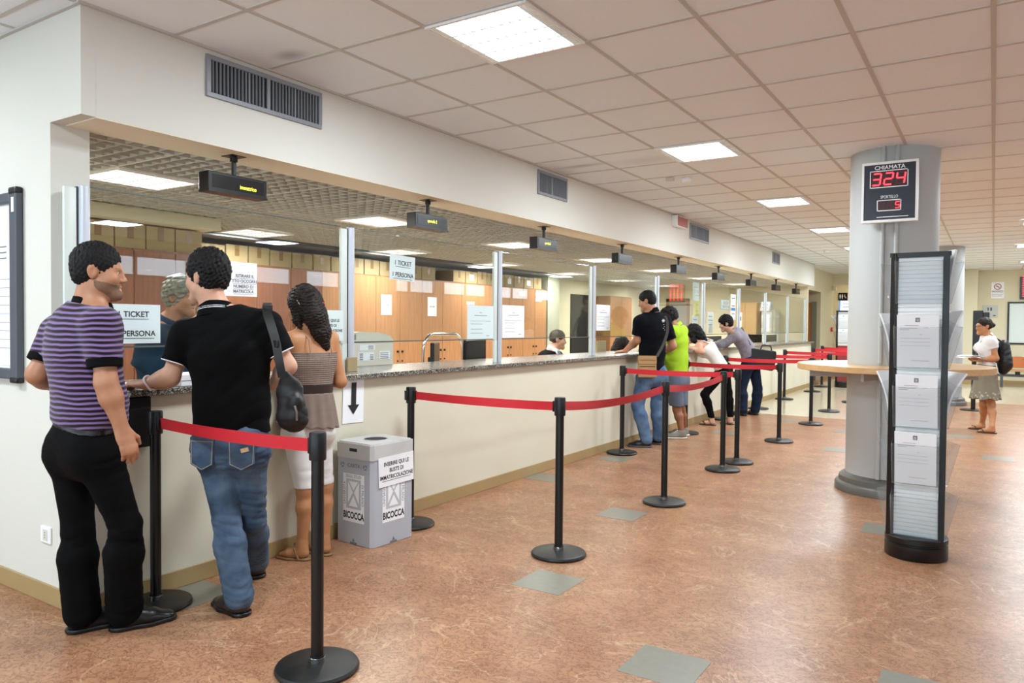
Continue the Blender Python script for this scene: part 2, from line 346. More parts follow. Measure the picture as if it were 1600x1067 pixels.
# side and back of the hall: window fronts that let the daylight in
def window_wall(name, axis, pos, a0, a1, n, sill, head, wn):
    wl = B(); s = 1 if pos > 0 else -1
    def bx(b, u0, u1, z0, z1, t=.12, off=0):
        p0, p1 = sorted((pos+off, pos+off+s*t))
        if axis == 'y': b.box(u0, p0, z0, u1, p1, z1)
        else: b.box(p0, u0, z0, p1, u1, z1)
    bx(wl, a0, a1, 0, sill); bx(wl, a0, a1, head, CH)
    wd = (a1-a0)/n
    for i in range(n+1):
        u = a0+wd*i; bx(wl, max(u-.18, a0), min(u+.18, a1), sill, head)
    struct(name, wl, M['wall'] if axis == 'y' else mat('dark_grey_wall', '77727a', .8))
    for i in range(n):
        u0, u1 = a0+wd*i+.18, a0+wd*(i+1)-.18
        fr = B()
        for z in ((sill, (sill*.35+head*.65), head-.06) if head-sill > 1 else (sill, head-.06)): bx(fr, u0, u1, z, z+.06, .05, .02*s)
        for u in (u0, (u0+u1)/2-.03, u1-.06): bx(fr, u, u+.06, sill, head, .05, .02*s)
        o = struct('window_%d' % (wn+i), fr, M['board_grey'])
        gl = B(); bx(gl, u0, u1, sill, head, .006, .04*s); gl.build('pane', M['glass'], o, False)
window_wall('wall_back', 'y', -6, -6, 9, 6, .5, 2.6, 1)
window_wall('wall_right', 'x', 9, -6, 24, 12, 2.2, 2.64, 7)
struct('wall_side', B().box(-6.12, -6, 0, -6, YW, CH), M['wall'])
# column with plinth and two conduits
CX, CY, CR = 2.888, 4.87, .345
def column(x, y, pipes):
    c = struct('column', B().lathe([(CR, 0), (CR, CH)], (x, y, 0), 64), M['column'], smooth=True)
    b = B().lathe([(CR, 0), (.43, 0), (.43, .055), (.415, .075), (.40, .08), (.395, .12), (.37, .14), (CR, .15)], (x, y, 0), 64).build('plinth', M['stone'], c)
    if pipes:
        for px in (2.843, 2.945):
            b = B().tube((px, y-CR-.012, 1.12), (px, y-CR-.012, CH), .016).tube((px, y-CR-.012, .15), (px, y-CR-.012, 1.03), .016)
            for z in (.6, 1.5, 2.1): b.box(px-.02, y-CR-.02, z, px+.02, y-CR+.02, z+.02)
            b.build('conduit', M['column'], c)
column(CX, CY, True)
c2 = column(2.82, 13.65, False)
# ceiling fixtures: recessed 60 x 60 panels with bright louvres
def fixture(name, label, group, x, y, z, m, power, colr):
    t = thing(name, label, 'ceiling light', (x, y, z), 0, group)
    f = B()
    for a in (0, 1):
        for s_ in (-1, 1):
            if a: f.box(-.29, s_*.29-.008, -.012, .29, s_*.29+.008, 0)
            else: f.box(s_*.29-.008, -.298, -.012, s_*.29+.008, .298, 0)
    f.build('frame', M['white'], t, False)
    d = B()
    d.box(-.282, -.282, -.003, .282, .282, -.001); d.build('diffuser', m, t, False)
    l = B()
    for i in range(1, 4): l.box(-.282, -.282+.141*i-.003, -.012, .282, -.282+.141*i+.003, -.004)
    for i in range(1, 10): l.box(-.282+.0564*i-.0018, -.282, -.0115, -.282+.0564*i+.0018, .282, -.004)
    for s_ in (-1, 1): l.box(s_*.262-.02, -.282, -.0105, s_*.262+.02, .282, -.0045)
    l.build('louvre', M['louvre'], t, False)
    ld = bpy.data.lights.new('lamp', 'AREA'); ld.shape = 'SQUARE'; ld.size = .55; ld.energy = power; ld.color = colr
    lo = bpy.data.objects.new('lamp', ld); COL.objects.link(lo); lo.parent = t; lo.location = (0, 0, -.016)
    return t
lights = [(1.5, .9, 'large square ceiling light at the top edge of the photo, nearest of the row'), (1.5, 3.9, 'square ceiling light second from the near one in the row along the bulkhead'), (1.5, 6.9, 'square ceiling light third in the row, beside the round column'), (1.5, 9.9, 'square ceiling light fourth in the row, behind the smoke detector'), (1.5, 12.9, 'small distant square ceiling light just left of the round column'), (1.5, 15.9, 'most distant square ceiling light of the row along the bulkhead'), (4.2, 6.9, 'square ceiling light cut off by the right edge of the photo'), (4.35, 17.7, 'distant square ceiling light above the red number board')]
root = None
for x, y, lb in lights:
    if root is None: root = fixture('ceiling_light', lb, 'hall ceiling lights', x, y, CH-.004, M['tube_light'], LAMP, (.84, .94, 1))
    else: dup(root, (x, y, CH-.004), 0, lb)
for x, y in ((1.5, -2.1), (7.2, .9), (7.2, 3.9), (7.2, 6.9), (4.2, 10.3), (4.2, 13.9), (7.2, 9.9), (7.2, 13.5), (7.2, 17.7), (-1.5, -2.1)):
    dup(root, (x, y, CH-.004), 0, 'added unseen ceiling light brightening the hall', 'added unseen hall ceiling lights')  # unseen fixtures added to brighten the hall and its far end
root = None
nm = ['first', 'second', 'third', 'fourth', 'fifth', 'sixth', 'seventh']
for i in range(7):
    for r_, x in enumerate((-1.35, -3.2)):
        if r_ == 1 and i == 0: continue
        lb = '%s ceiling light in the %s row of the beige grid ceiling over the office' % (nm[i if r_ == 0 else i-1], 'front' if r_ == 0 else 'rear')
        loc = (x, .6+2.4*i, 2.3975)
        if root is None: root = fixture('ceiling_light', lb, 'office ceiling lights', *loc, M['tube_light_office'], OFFICE_LAMP, (.98, .98, .92))
        else: dup(root, loc, 0, lb)
# passage lamp beyond the lintel
t = thing('ceiling_light', 'round ceiling lamp in the passage beyond the lintel', 'ceiling light', (.6, 21.2, CH-.05))
B().lathe([(0, 0), (.2, 0), (.2, -.05), (.17, -.06), (0, -.06)], seg=24).build('diffuser', mat('bright_diffuser', 'ffffff', .5, emit='fff2d8', estr=12), t)
# ================================================================ COUNTER AND GLASS SCREEN
G = -.19
tag(B().box(-.62, -.272, 1.0402, .07, 16.32, 1.073, .004).build('worktop', M['granite'], smooth=False), 'long speckled granite worktop running the length of the service counter', 'worktop')
PY = [-.38, 1.45, 3.33, 5.24, 7.15, 9.05, 10.97, 12.8, 14.7, 16.5]
ordn = ['first', 'second', 'third', 'fourth', 'fifth', 'sixth', 'seventh', 'eighth', 'ninth', 'tenth']
def post(y, i):
    t = thing('screen_post', '%s white aluminium post of the glass screen, counted from the near end' % ordn[i], 'post', (G, y, 1.0735), 0, 'posts of the glass screen')
    B().tube((0, .02, 0), (0, .02, 1.012), .030, seg=24).build('tube', M['alu'], t)
    B().box(-.012, -.016, .0, .012, -.010, 1.006).build('gasket', M['gasket'], t)
    B().box(-.010, -.075, .2, .010, -.017, 1.0, .002).box(-.01, -.06, 0, .01, -.017, .2).build('clamp_strip', M['alu_strip'], t)
    return t
p0 = post(PY[0], 0)
for i in range(1, 10): dup(p0, (G, PY[i], 1.0735), 0, '%s white aluminium post of the glass screen, counted from the near end' % ordn[i])
pl = None
for i in range(9):
    b = B(); y0, y1 = PY[i]+.055, PY[i+1]-.078
    b.box(G-.005, y0, 1.285, G+.005, y1, 2.083)
    gp = b.build('glass_pane', M['glass'], smooth=False); B().box(G-.0055, y0, 1.276, G+.0055, y1, 1.2845).build('bottom_edge', M['edge'], gp, False); B().box(G-.0055, y0, 2.0835, G+.0055, y1, 2.089).build('top_edge', M['edge'], gp, False)
    tag(gp, 'clear glass pane between the %s and %s posts above the counter' % (ordn[i], ordn[i+1]), 'glass pane', 'glass panes of the counter screen')
# cardboard strip taped at the foot of the second post
tag(B().box(-.165, 1.41, 1.0735, -.145, 1.50, 1.175, .003).build('cardboard_block', M['carton'], smooth=False), 'small beige cardboard block at the foot of the second screen post', 'cardboard')
# ================================================================ STANCHIONS
def stanchion(label, x, y, belt=None, sag=.0, clips=()):
    """belt = (x, y) of the post its red belt is clipped to"""
    t = thing('belt_stanchion', label, 'stanchion', (x, y, 0), 0, 'belt stanchions of the queue lanes')
    src = STAN.get('src')
    if src is None:
        ba = B().lathe([(0, 0), (.158, 0), (.168, .004), (.170, .012), (.164, .022), (.145, .028), (.03, .034), (.03, .06), (0, .06)], seg=48).build('base', M['black_base'], t)
        B().lathe([(.027, .034), (.031, .034), (.031, .052), (.027, .056)], seg=24).build('collar', M['steel'], ba)
        po = B().tube((0, 0, .03), (0, 0, .88), .0255, seg=24).build('pole', M['blackmetal'], t)
        hd = B().lathe([(0, .86), (.0335, .86), (.0345, .865), (.0345, .965), (.032, .972), (0, .973)], seg=28).build('belt_head', M['black'], t)
        STAN['src'] = (ba, po, hd)
    else:
        for o in src:
            c = o.copy(); COL.objects.link(c); c.parent = t
            for g_ in kids(o):
                d = g_.copy(); COL.objects.link(d); d.parent = c
    dirs = list(clips)
    if belt: dirs.append((belt[0]-x, belt[1]-y))
    for dx, dy in dirs:
        b = B(); a = math.atan2(dy, dx); R = Matrix.Rotation(a, 4, 'Z')
        b.box(.028, -.013, .882, .047, .013, .948, .003, M=R); b.build('belt_clip', M['black'], t)
    if belt:
        v = Vector((belt[0]-x, belt[1]-y, 0)); Ln = v.length; d = v/Ln; n = Vector((-d.y, d.x, 0)); P = []
        for i in range(25):
            u = i/24; p = d*(.047+u*(Ln-.094)); z = -sag*4*u*(1-u)
            w_ = .0035*math.sin(u*7+x*3)
            P.append([p+n*w_+Vector((0, 0, .888+z)), p+n*w_*.3+Vector((0, 0, .915+z)), p-n*w_+Vector((0, 0, .943+z))])
        b = B().grid(P, thick=.0016).build('belt', M['red_belt'], t)
    return t
STAN = {}
stanchion('nearest belt stanchion, full height in the foreground at the end of the nearest red belt', 1.335, -.215, clips=[(-1, .0)])
stanchion('belt stanchion behind the legs of the striped-shirt man, against the counter', .15, -.19, (1.335, -.215), .012)
stanchion('belt stanchion standing behind the grey paper bin', .215, 1.66, (1.41, 1.66), .008, clips=[(-.3, -1)])
stanchion('belt stanchion in the open floor with red belts to left and right', 1.41, 1.66, (1.45, 3.30), .035, clips=[(-1, 0)])
stanchion('belt stanchion where two sagging belts meet, in front of the man with the tan bag', 1.45, 3.30, (1.42, 4.92), .035, clips=[(0, -1)])
stanchion('belt stanchion at the far end of the two sagging red belts', 1.42, 4.92, clips=[(0, -1)])
stanchion('belt stanchion just behind the end of the sagging belts, holding the belt from the counter', 1.42, 5.40, clips=[(-1, 0)])
stanchion('belt stanchion at the counter left of the man with the tan bag', .21, 5.21, (1.42, 5.40), .012)
stanchion('belt stanchion at the counter behind the man in lime green', .26, 7.10, (1.44, 7.12), .012)
stanchion('belt stanchion in the open floor right of the woman in the white top', 1.44, 7.12, clips=[(-1, 0)])
stanchion('belt stanchion at the counter behind the legs of the woman in the white top', .24, 8.85, (1.43, 9.07), .012)
stanchion('belt stanchion left of the wooden round table, on the red floor', 1.43, 9.07, clips=[(-1, 0)])
stanchion('belt stanchion at the counter behind the legs of the man in the grey shirt', .27, 10.66, (1.35, 10.95), .012)
stanchion('belt stanchion on the cream floor behind the edge of the round table', 1.35, 10.95, clips=[(-1, 0)])
stanchion('belt stanchion at the counter right of the man with the black shoulder bag', .24, 12.66, (1.42, 12.8), .012)
stanchion('belt stanchion whose base shows just left of the round column', 1.42, 12.8, clips=[(-1, 0)])
stanchion('belt stanchion at the counter, second from its far end', .34, 14.8, (1.45, 14.9), .012)
stanchion('belt stanchion at the far end of the counter, the most distant', .26, 16.3, (1.5, 16.3), .012)
stanchion('belt stanchion of the second most distant belt, behind the column', 1.45, 14.9, clips=[(-1, 0)])
stanchion('belt stanchion of the most distant belt, behind the column', 1.5, 16.3, clips=[(-1, 0)])
# ================================================================ HANGING DISPLAYS
def hsign(y, txt, i):
    t = thing('hanging_sign', '%s black display hanging over the counter, counted from the near end' % ordn[i], 'display', (-.13, y, 2.3895), 0, 'black displays hanging over the counter')
    B().box(-.05, -.05, -.006, .05, .05, 0).build('ceiling_plate', M['black'], t, False)
    B().tube((0, 0, -.006), (0, 0, -.13), .014).tube((0, 0, -.01), (0, 0, -.035), .022).build('rod', M['black'], t)
    b = B().box(-.045, -.20, -.225, .045, .20, -.12, .004).box(-.045, -.20, -.235, .05, .20, -.222).build('housing', M['blackmetal'], t, False)
    sc = B().box(.0452, -.175, -.21, .0465, .175, -.135).build('screen', M['screen_black'], t, False)
    if txt:
        Fm = frame((.047, .065 if i == 0 else 0, -.185 if i == 0 else -.172), (0, 1, 0), (0, 0, 1))
        l = B().text(txt, .036 if i == 0 else .034, Fm, xs=.78)
        l.build('lettering', M['led_yellow'], sc, False)
    return t
SY = [.47, 2.25, 4.05, 5.9, 7.8, 9.62, 11.55, 13.42, 15.25]
s2 = hsign(SY[0], 'immatrico', 0)
hsign(SY[1], 'sportello 2', 1); hsign(SY[2], 'sportello 3', 2)
s4 = hsign(SY[3], '', 3)
for i in range(4, 9): dup(s4, (-.13, SY[i], 2.3895), 0, '%s black display hanging over the counter, counted from the near end' % ordn[i])
# ================================================================ VENTS, DETECTORS
def vent(y0, y1, panels, label):
    t = thing('vent_grille', label, 'vent', (XB, y0, 2.645), 0, 'air vents in the bulkhead'); W = y1-y0; Hh = .228
    b = B()
    b.box(.0002, 0, 0, .014, W, .026, .002).box(.0002, 0, Hh-.026, .014, W, Hh, .002).box(.0002, 0, .026, .014, .026, Hh-.026).box(.0002, W-.026, .026, .014, W, Hh-.026)
    for k in range(1, panels): b.box(.0002, W*k/panels-.011, .026, .012, W*k/panels+.011, Hh-.026)
    b.build('frame', M['grille'], t, False)
    B().box(.0003, .02, .02, .002, W-.02, Hh-.02).build('duct_opening', M['grille_dark'], t, False)
    s_ = B(); n = int((W-.05)/.0235)
    for k in range(n):
        y = .03+(W-.06)*(k+.5)/n
        if any(abs(y-W*q/panels) < .016 for q in range(1, panels)): continue
        Mx = Matrix.Translation((.006, y, 0)) @ Matrix.Rotation(math.radians(random.choice((20, 20, 20, 25, 50 if (k//3) % 5 == 3 else 15))), 4, 'Z')
        s_.box(-.005, -.0022, .024, .005, .0022, Hh-.024, M=Mx)
    s_.build('louvre', M['grille'], t, False)
    return t
vent(.187, 1.01, 2, 'long grey double vent grille high on the bulkhead near the corner')
vent(3.68, 4.25, 1, 'second grey vent grille on the bulkhead, with dusty edges')
vent(7.84, 8.66, 1, 'third vent grille, next to the red and white box on the bulkhead')
vent(12.5, 13.07, 1, 'smallest and most distant vent grille on the bulkhead')
t = thing('alarm_box', 'small white and red alarm box beside the third vent on the bulkhead', 'alarm box', (XB, 7.15, 2.74))
B().box(.0005, 0, 0, .075, .40, .145, .004).build('housing', M['white'], t, False)
B().box(.0752, .02, .01, .078, .395, .135).build('red_face', mat('faded_red', 'a8605a', .5), t, False)
def detector(x, y, label, extra):
    t = thing('smoke_detector', label, 'smoke detector', (x, y, CH-.004))
    B().lathe([(0, 0), (.06, 0), (.062, -.008), (.05, -.016), (.052, -.022), (.045, -.042), (0, -.046)], seg=24).build('body', M['white'], t)
    if extra: B().box(-.17, -.13, -.035, -.09, -.09, 0, .004).build('indicator', mat('indicator_white', 'd8c9c6', .4), t, False)
detector(1.0, 4.95, 'smoke detector with a small indicator on the ceiling near the second light', True)
detector(.88, 13.1, 'distant smoke detector on the ceiling left of the round column', False)
# ================================================================ SHEETS ON THE GLASS
def sheet(name, label, cat, origin, xd, yd, wd, hg, lines, paper='paper', group=None, back=True, curl=.0012):
    """a sheet of paper with lettering; lines = [(text, size, x, y, underline, ink)] in sheet units from its centre"""
    Fm = frame(origin, xd, yd); b = B(); P = []
    for i in range(9):
        u = i/8-.5
        P.append([Fm @ Vector((u*wd, v_*hg, curl*(2*u)**2*(1 if v_ < 0 else .6)+.001)) for v_ in (-.5, -.25, 0, .25, .5)])
    b.grid(P, thick=.0006)
    o = tag(b.build(name, M[paper]), label, cat, group)
    if lines:
        inks = {}
        for tx, sz, x, y, ul, ink in lines:
            bb = inks.setdefault(ink, B())
            zz = .0026+curl*(2*x/wd)**2
            if tx.startswith('#'):
                wl = float(tx[1:]); bb.box(x-wl/2, y-sz/2, zz, x+wl/2, y+sz/2, zz+.0004, M=Fm)
            else:
                bb.text(tx, sz, Fm @ Matrix.Translation((x, y, zz)), bold=.0006)
                if ul: bb.box(x-ul/2, y-sz*.62, zz, x+ul/2, y-sz*.55, zz+.0004, M=Fm)
        for ink, bb in inks.items(): bb.build('print', M[ink], o, False)
    return o
YX, ZU = (0, 1, 0), (0, 0, 1)
sheet('paper_sign', 'ticket sign on the glass behind the head of the striped-shirt man', 'sign', (G+.008, -.095, 1.402), YX, ZU, .27, .207, [('1 TICKET', .042, -.015, .05, .17, 'ink'), ('1 PERSONA', .042, .0, -.052, .20, 'ink')], 'paper_blue')
sheet('paper_sign', 'typed matricola notice on the glass behind the head of the man in black polo', 'sign', (G+.008, .555, 1.674), YX, ZU, .235, .205, [('RITIRARE IL', .026, .03, .02, .145, 'ink_grey'), ('TTO OCCORRE', .026, .03, -.012, .17, 'ink_grey'), ('NUMERO DI', .026, .02, -.044, .14, 'ink_grey'), ('MATRICOLA', .026, .02, -.074, .14, 'ink_grey')], 'paper')
sheet('paper_sign', 'sign about enrolment envelopes on the glass right of the dark-haired woman', 'sign', (G+.008, 1.262, 1.397), YX, ZU, .27, .212, [('INSERIRE QUI LE', .027, .0, .035, 0, 'ink'), ('BUSTE DI', .027, .015, .0, 0, 'ink'), ('IMMATRICOLAZIONE', .025, .005, -.035, 0, 'ink')], 'paper_blue')
sheet('paper_sign', 'handwritten-style ticket sign high on the glass above the printer', 'sign', (G+.008, 2.012, 1.84), (0, 1, -.03), (0, .03, 1), .29, .19, [('1 TICKET', .048, .005, .035, .17, 'ink'), ('1 PERSONA', .048, .005, -.055, .22, 'ink')], 'paper_blue')
doc = [('#.04', .004, 0, .085, 0, 'ink_grey'), ('#.19', .005, .0, .06, 0, 'ink_grey'), ('#.31', .003, .0, .01, 0, 'ink_grey'), ('#.18', .003, -.06, -.015, 0, 'ink_grey'), ('#.17', .003, -.06, -.06, 0, 'ink_grey'), ('#.18', .003, -.06, -.095, 0, 'ink_grey'), ('#.05', .005, .11, -.12, 0, 'ink_grey')]
sheet('notice_sheet', 'bluish typed notice on the glass left of the third post', 'notice', (G+.008, 3.05, 1.432), YX, ZU, .40, .295, doc, 'paper_blue', 'typed notices on the screen')
sheet('notice_sheet', 'white typed notice on the glass right of the third post', 'notice', (G+.008, 3.585, 1.442), YX, ZU, .38, .305, doc, 'paper', 'typed notices on the screen')
sheet('notice_sheet', 'white typed notice on the glass right of the fourth post', 'notice', (G+.008, 5.51, 1.502), YX, ZU, .36, .30, doc, 'paper', 'typed notices on the screen')
sheet('notice_sheet', 'grey notice high on the glass above the man in lime green', 'notice', (G-.008, 8.74, 1.945), YX, ZU, .29, .28, doc[:4], 'paper_blue')
sheet('notice_sheet', 'yellow-green notice strip on the glass left of the sixth post', 'notice', (G-.008, 8.80, 1.675), YX, ZU, .15, .23, [('#.08', .008, 0, .06, 0, 'ink_grey'), ('#.09', .008, 0, -.03, 0, 'ink_grey')], 'yellowgreen' if 'yellowgreen' in M else 'paper')
sheet('notice_sheet', 'tall white notice on the glass left of the seventh post', 'notice', (G+.008, 10.63, 1.75), YX, ZU, .28, .44, [('#.2', .02, 0, .15, 0, 'ink_grey'), ('#.2', .02, 0, .02, 0, 'ink_grey'), ('#.24', .05, 0, -.04, 0, 'blue'), ('#.18', .02, 0, -.12, 0, 'ink_grey')], 'paper')
sheet('notice_sheet', 'white notice low on the glass behind the woman in the white top', 'notice', (G-.008, 9.45, 1.47), YX, ZU, .30, .34, [('#.2', .012, 0, .1, 0, 'ink_grey'), ('#.22', .01, 0, .04, 0, 'ink_grey'), ('#.2', .01, 0, -.03, 0, 'ink_grey')], 'paper')
sheet('notice_sheet', 'pinkish notice low on the glass left of the sixth post', 'notice', (G-.008, 8.72, 1.47), YX, ZU, .27, .20, [('#.18', .01, 0, .04, 0, 'ink_grey'), ('#.2', .01, 0, -.02, 0, 'ink_grey')], 'paper')
o = sheet('arrow_sign', 'white sheet with a black downward arrow taped to the counter above the bin', 'sign', (XB+.003, 1.303, .905), (0, 1, -.03), (0, .03, 1), .195, .325, [])
Fm = frame((XB+.008, 1.303, .905), (0, 1, -.03), (0, .03, 1))
B().prism([(-.022, .11), (-.022, -.04), (-.052, -.04), (0, -.105), (.052, -.04), (.022, -.04), (.022, .11)], 0, .0005, M=Fm).build('arrow', M['ink'], o, False)
t = thing('document_holder', 'flat black document holder against the counter beside the striped-shirt man', 'document holder', (XB, -.19, .78))
B().box(.0005, -.13, 0, .03, .045, .255, .004).build('body', M['blackmetal'], t, False)
B().box(.0302, -.12, .01, .036, .035, .20, .002).build('front_pocket', M['black'], t, False)
# ================================================================ PAPER BIN
t = thing('paper_bin', 'grey corrugated paper recycling bin with printed sides beside the counter', 'bin', (.235, 1.285, 0), math.radians(-3)); a, c_ = .168, .188
b = B()
b.prism([(-a+.02, -c_), (a-.02, -c_), (a, -c_+.02), (a, c_-.02), (a-.02, c_), (-a+.02, c_), (-a, c_-.02), (-a, -c_+.02)], .003, .575)
b.build('body', M['grey_card'], t, False)
bl = B(); s_ = 1.025
pts = [(-a+.02, -c_), (a-.02, -c_), (a, -c_+.02), (a, c_-.02), (a-.02, c_), (-a+.02, c_), (-a, c_-.02), (-a, -c_+.02)]
bl.prism([(x*s_, y*s_) for x, y in pts], .553, .648); bl.prism([(x*.97, y*.97) for x, y in pts], .648, .655)
lid = bl.build('lid', M['grey_card_lid'], t, False)
B().lathe([(0, .6552), (.075, .6552), (.075, .6562), (0, .6562)], (0, 0, 0), 32).build('slot_hole', M['ink'], lid, False)
B().lathe([(.075, .655), (.082, .655), (.082, .659), (.075, .659), (.075, .655)], (0, 0, 0), 32).build('hole_rim', M['grey_card_lid'], lid, False)
hs = B()
for sy in (-1,):
    hs.box(-.035, -c_*s_-.001, .598, .035, -c_*s_+.001, .618, .0009)
hs.build('hand_hole', M['ink'], lid, False)
def logo(Fm, parent):
    wp = B(); wp.box(-.098, -.19, .0004, .098, .118, .0008, M=Fm); pn = wp.build('logo_panel', M['paper'], parent, False)
    g_ = B(); g_.box(-.068, -.105, .0009, .068, .085, .0012, M=Fm); g_.build('emblem_field', mat('emblem_grey', 'bfc0c4', .6), pn, False)
    w_ = B()
    for sx in (-1, 1):
        for q in ((0, 1), (1, 0), (0, -1), (-1, 0)):
            pass
    for pts_ in ([(-.006, .0), (-.05, .066), (-.05, -.07)], [(.006, .0), (.05, -.07), (.05, .066)], [(-.042, .07), (.0, .012), (.042, .07)], [(-.042, -.09), (.042, -.09), (0, -.022)]):
        w_.prism(pts_, .0013, .0016, M=Fm)
    w_.build('emblem', M['paper'], pn, False)
    l = B()
    l.text('DEGLI STUDI', .028, Fm @ Matrix.Translation((0, .101, .001)), xs=.9)
    l.build('top_lettering', M['ink_grey'], pn, False); l = B()
    l.text('UNIVERSITA', .030, Fm @ Matrix.Translation((-.083, -.01, .001)) @ Matrix.Rotation(math.pi/2, 4, 'Z'), xs=.9)
    l.build('side_lettering', M['ink_grey'], pn, False); l = B()
    l.text('DI MILANO', .030, Fm @ Matrix.Translation((.083, -.01, .001)) @ Matrix.Rotation(-math.pi/2, 4, 'Z'), xs=.9)
    l.build('side_lettering', M['ink_grey'], pn, False)
    l = B(); l.text('BICOCCA', .060, Fm @ Matrix.Translation((0, -.15, .001)), xs=.72, bold=.002)
    l.build('lettering', M['ink'], pn, False)
    l = B(); l.prism([(-.035, -.335), (.035, -.335), (.028, -.318), (-.028, -.318)], .0004, .0008, M=Fm).prism([(-.012, -.315), (.012, -.315), (0, -.292)], .0004, .0008, M=Fm); l.build('maker_mark', M['ink_grey'], parent, False)
FL = frame((0, -c_-.0004, .335), (1, 0, 0), (0, 0, 1)); FR = frame((a+.0004, 0, .335), (0, 1, 0), (0, 0, 1))
logo(FL, t); logo(FR, t)
l = B().text('CARTA', .036, frame((0, -c_-.0005, .505), (1, 0, 0), (0, 0, 1)))
for sx in (-1, 1):
    for k in range(3):
        a0 = k*2*math.pi/3; Fm = frame((sx*.105, -c_-.0005, .505), (1, 0, 0), (0, 0, 1))
        for q in range(4):
            a1 = a0+q*.38; r0, r1 = .010, .017
            l.prism([(r0*math.cos(a1), r0*math.sin(a1)), (r1*math.cos(a1), r1*math.sin(a1)), (r1*math.cos(a1+.38), r1*math.sin(a1+.38)), (r0*math.cos(a1+.38), r0*math.sin(a1+.38))], 0, .0005, M=Fm)
l.build('lettering', M['ink_grey'], t, False)
Fm = frame((a+.006, .02, .475), (0, 1, .03), (0, -.03, 1))
ps = B().box(-.158, -.095, 0, .158, .095, .0008, M=Fm).build('taped_sign', M['paper'], t, False)
l = B()
for q, tx in enumerate(('INSERIRE QUI LE', 'BUSTE DI', 'IMMATRICOLAZIONE')):
    l.text(tx, .036, Fm @ Matrix.Translation((0, .045-.042*q, .0012)), bold=.0007, xs=.86)
l.box(-.13, -.062, .0012, .13, -.059, .0016, M=Fm)
l.build('lettering', M['ink'], ps, False)
# ================================================================ ROUND STANDING TABLE, CALL DISPLAY
t = thing('round_standing_table', 'round beech standing table wrapped around the grey column', 'table', (CX+.01, CY, 0))
for h in (0, 1):
    a0 = math.radians(-90.5+180*h+.12); a1 = math.radians(-90.5+180*(h+1)-.12); R0, R1 = CR+.012, .765
    b = B().lathe([(R0, 1.046), (R1-.004, 1.046), (R1, 1.05), (R1, 1.094), (R1-.004, 1.098), (R0, 1.098), (R0, 1.046)], seg=48, a0=a0, a1=a1)
    b.build('tabletop_half', M['beech'], t, angle=30)
for k in range(6):
    R = Matrix.Rotation(k*math.pi/3+.3, 4, 'Z'); b = B()
    b.box(CR+.002, -.012, .98, .66, .012, 1.045, M=R); b.build('bracket', M['column'], t, False)
t = thing('call_display', 'dark call number display with red digits fixed to the front of the column', 'display', (2.898, 4.43, 2.52))
Fm = frame((0, 0, 0), (1, 0, 0), (0, 0, 1))
B().box(-.205, 0, -.245, .205, .07, .245, .003).build('housing', M['white'], t, False)
fr = B()
for q in ((-.205, -.245, .205, -.225), (-.205, .225, .205, .245), (-.205, -.225, -.188, .225), (.188, -.225, .205, .225)): fr.box(q[0], -.006, q[1], q[2], .0, q[3])
fr.build('frame', M['white'], t, False)
pn = B().box(-.188, -.002, -.225, .188, .0, .225).build('face_panel', mat('slate_display', '262c38', .35), t, False)
def win(x0, x1, z0, z1):
    b = B()
    b.box(x0, -.004, z0, x1, -.0022, z0+.007).box(x0, -.004, z1-.007, x1, -.0022, z1).box(x0, -.004, z0, x0+.007, -.0022, z1).box(x1-.007, -.004, z0, x1, -.0022, z1)
    f_ = b.build('digit_window', M['paper'], t, False)
    B().box(x0+.007, -.003, z0+.007, x1-.007, -.0022, z1-.007).build('dark_window', mat('digit_backing', '3a1a22', .3), f_, False)
    return f_
SEG = {'0': 'abcdef', '1': 'bc', '2': 'abged', '3': 'abgcd', '4': 'fgbc', '5': 'afgcd', '8': 'abcdefg', ' ': ''}
def digits(s_, x, z, wd, hg, pitch, parent):
    on, off = B(), B(); th = wd*.2
    for k, ch in enumerate(s_):
        cx = x+k*pitch
        for sgn in 'abcdefg':
            bb = on if sgn in SEG[ch] else off
            sh = lambda zz: .12*zz
            if sgn in 'agd':
                zz = {'a': hg/2, 'g': 0, 'd': -hg/2}[sgn]; q = [(-wd/2+th*.3, zz-th/2), (wd/2-th*.3, zz-th/2), (wd/2-th*.3, zz+th/2), (-wd/2+th*.3, zz+th/2)]
            else:
                xx = wd/2 if sgn in 'bc' else -wd/2; a_, b_ = (th*.2, hg/2-th*.2) if sgn in 'bf' else (-hg/2+th*.2, -th*.2); q = [(xx-th/2, a_), (xx+th/2, a_), (xx+th/2, b_), (xx-th/2, b_)]
            bb.prism([(cx+px_+sh(pz), z+pz) for px_, pz in q], .0034, .0046, M=Fm)
    on.build('lit_digits', M['led_red'], parent, False); off.build('unlit_segments', M['led_dim'], parent, False)
w1 = win(-.145, .135, .035, .175); digits('324', -.095, .105, .058, .092, .088, w1)
w2 = win(-.09, .088, -.155, -.065); digits('  5', -.055, -.11, .03, .05, .058, w2)
B().text('CHIAMATA', .044, Fm @ Matrix.Translation((0, .197, .003)), bold=.0008).text('SPORTELLO', .034, Fm @ Matrix.Translation((0, -.042, .003)), xs=.72).box(-.09, -.206, .0025, .14, -.2, .003, M=Fm).build('lettering', M['paper'], t, False)
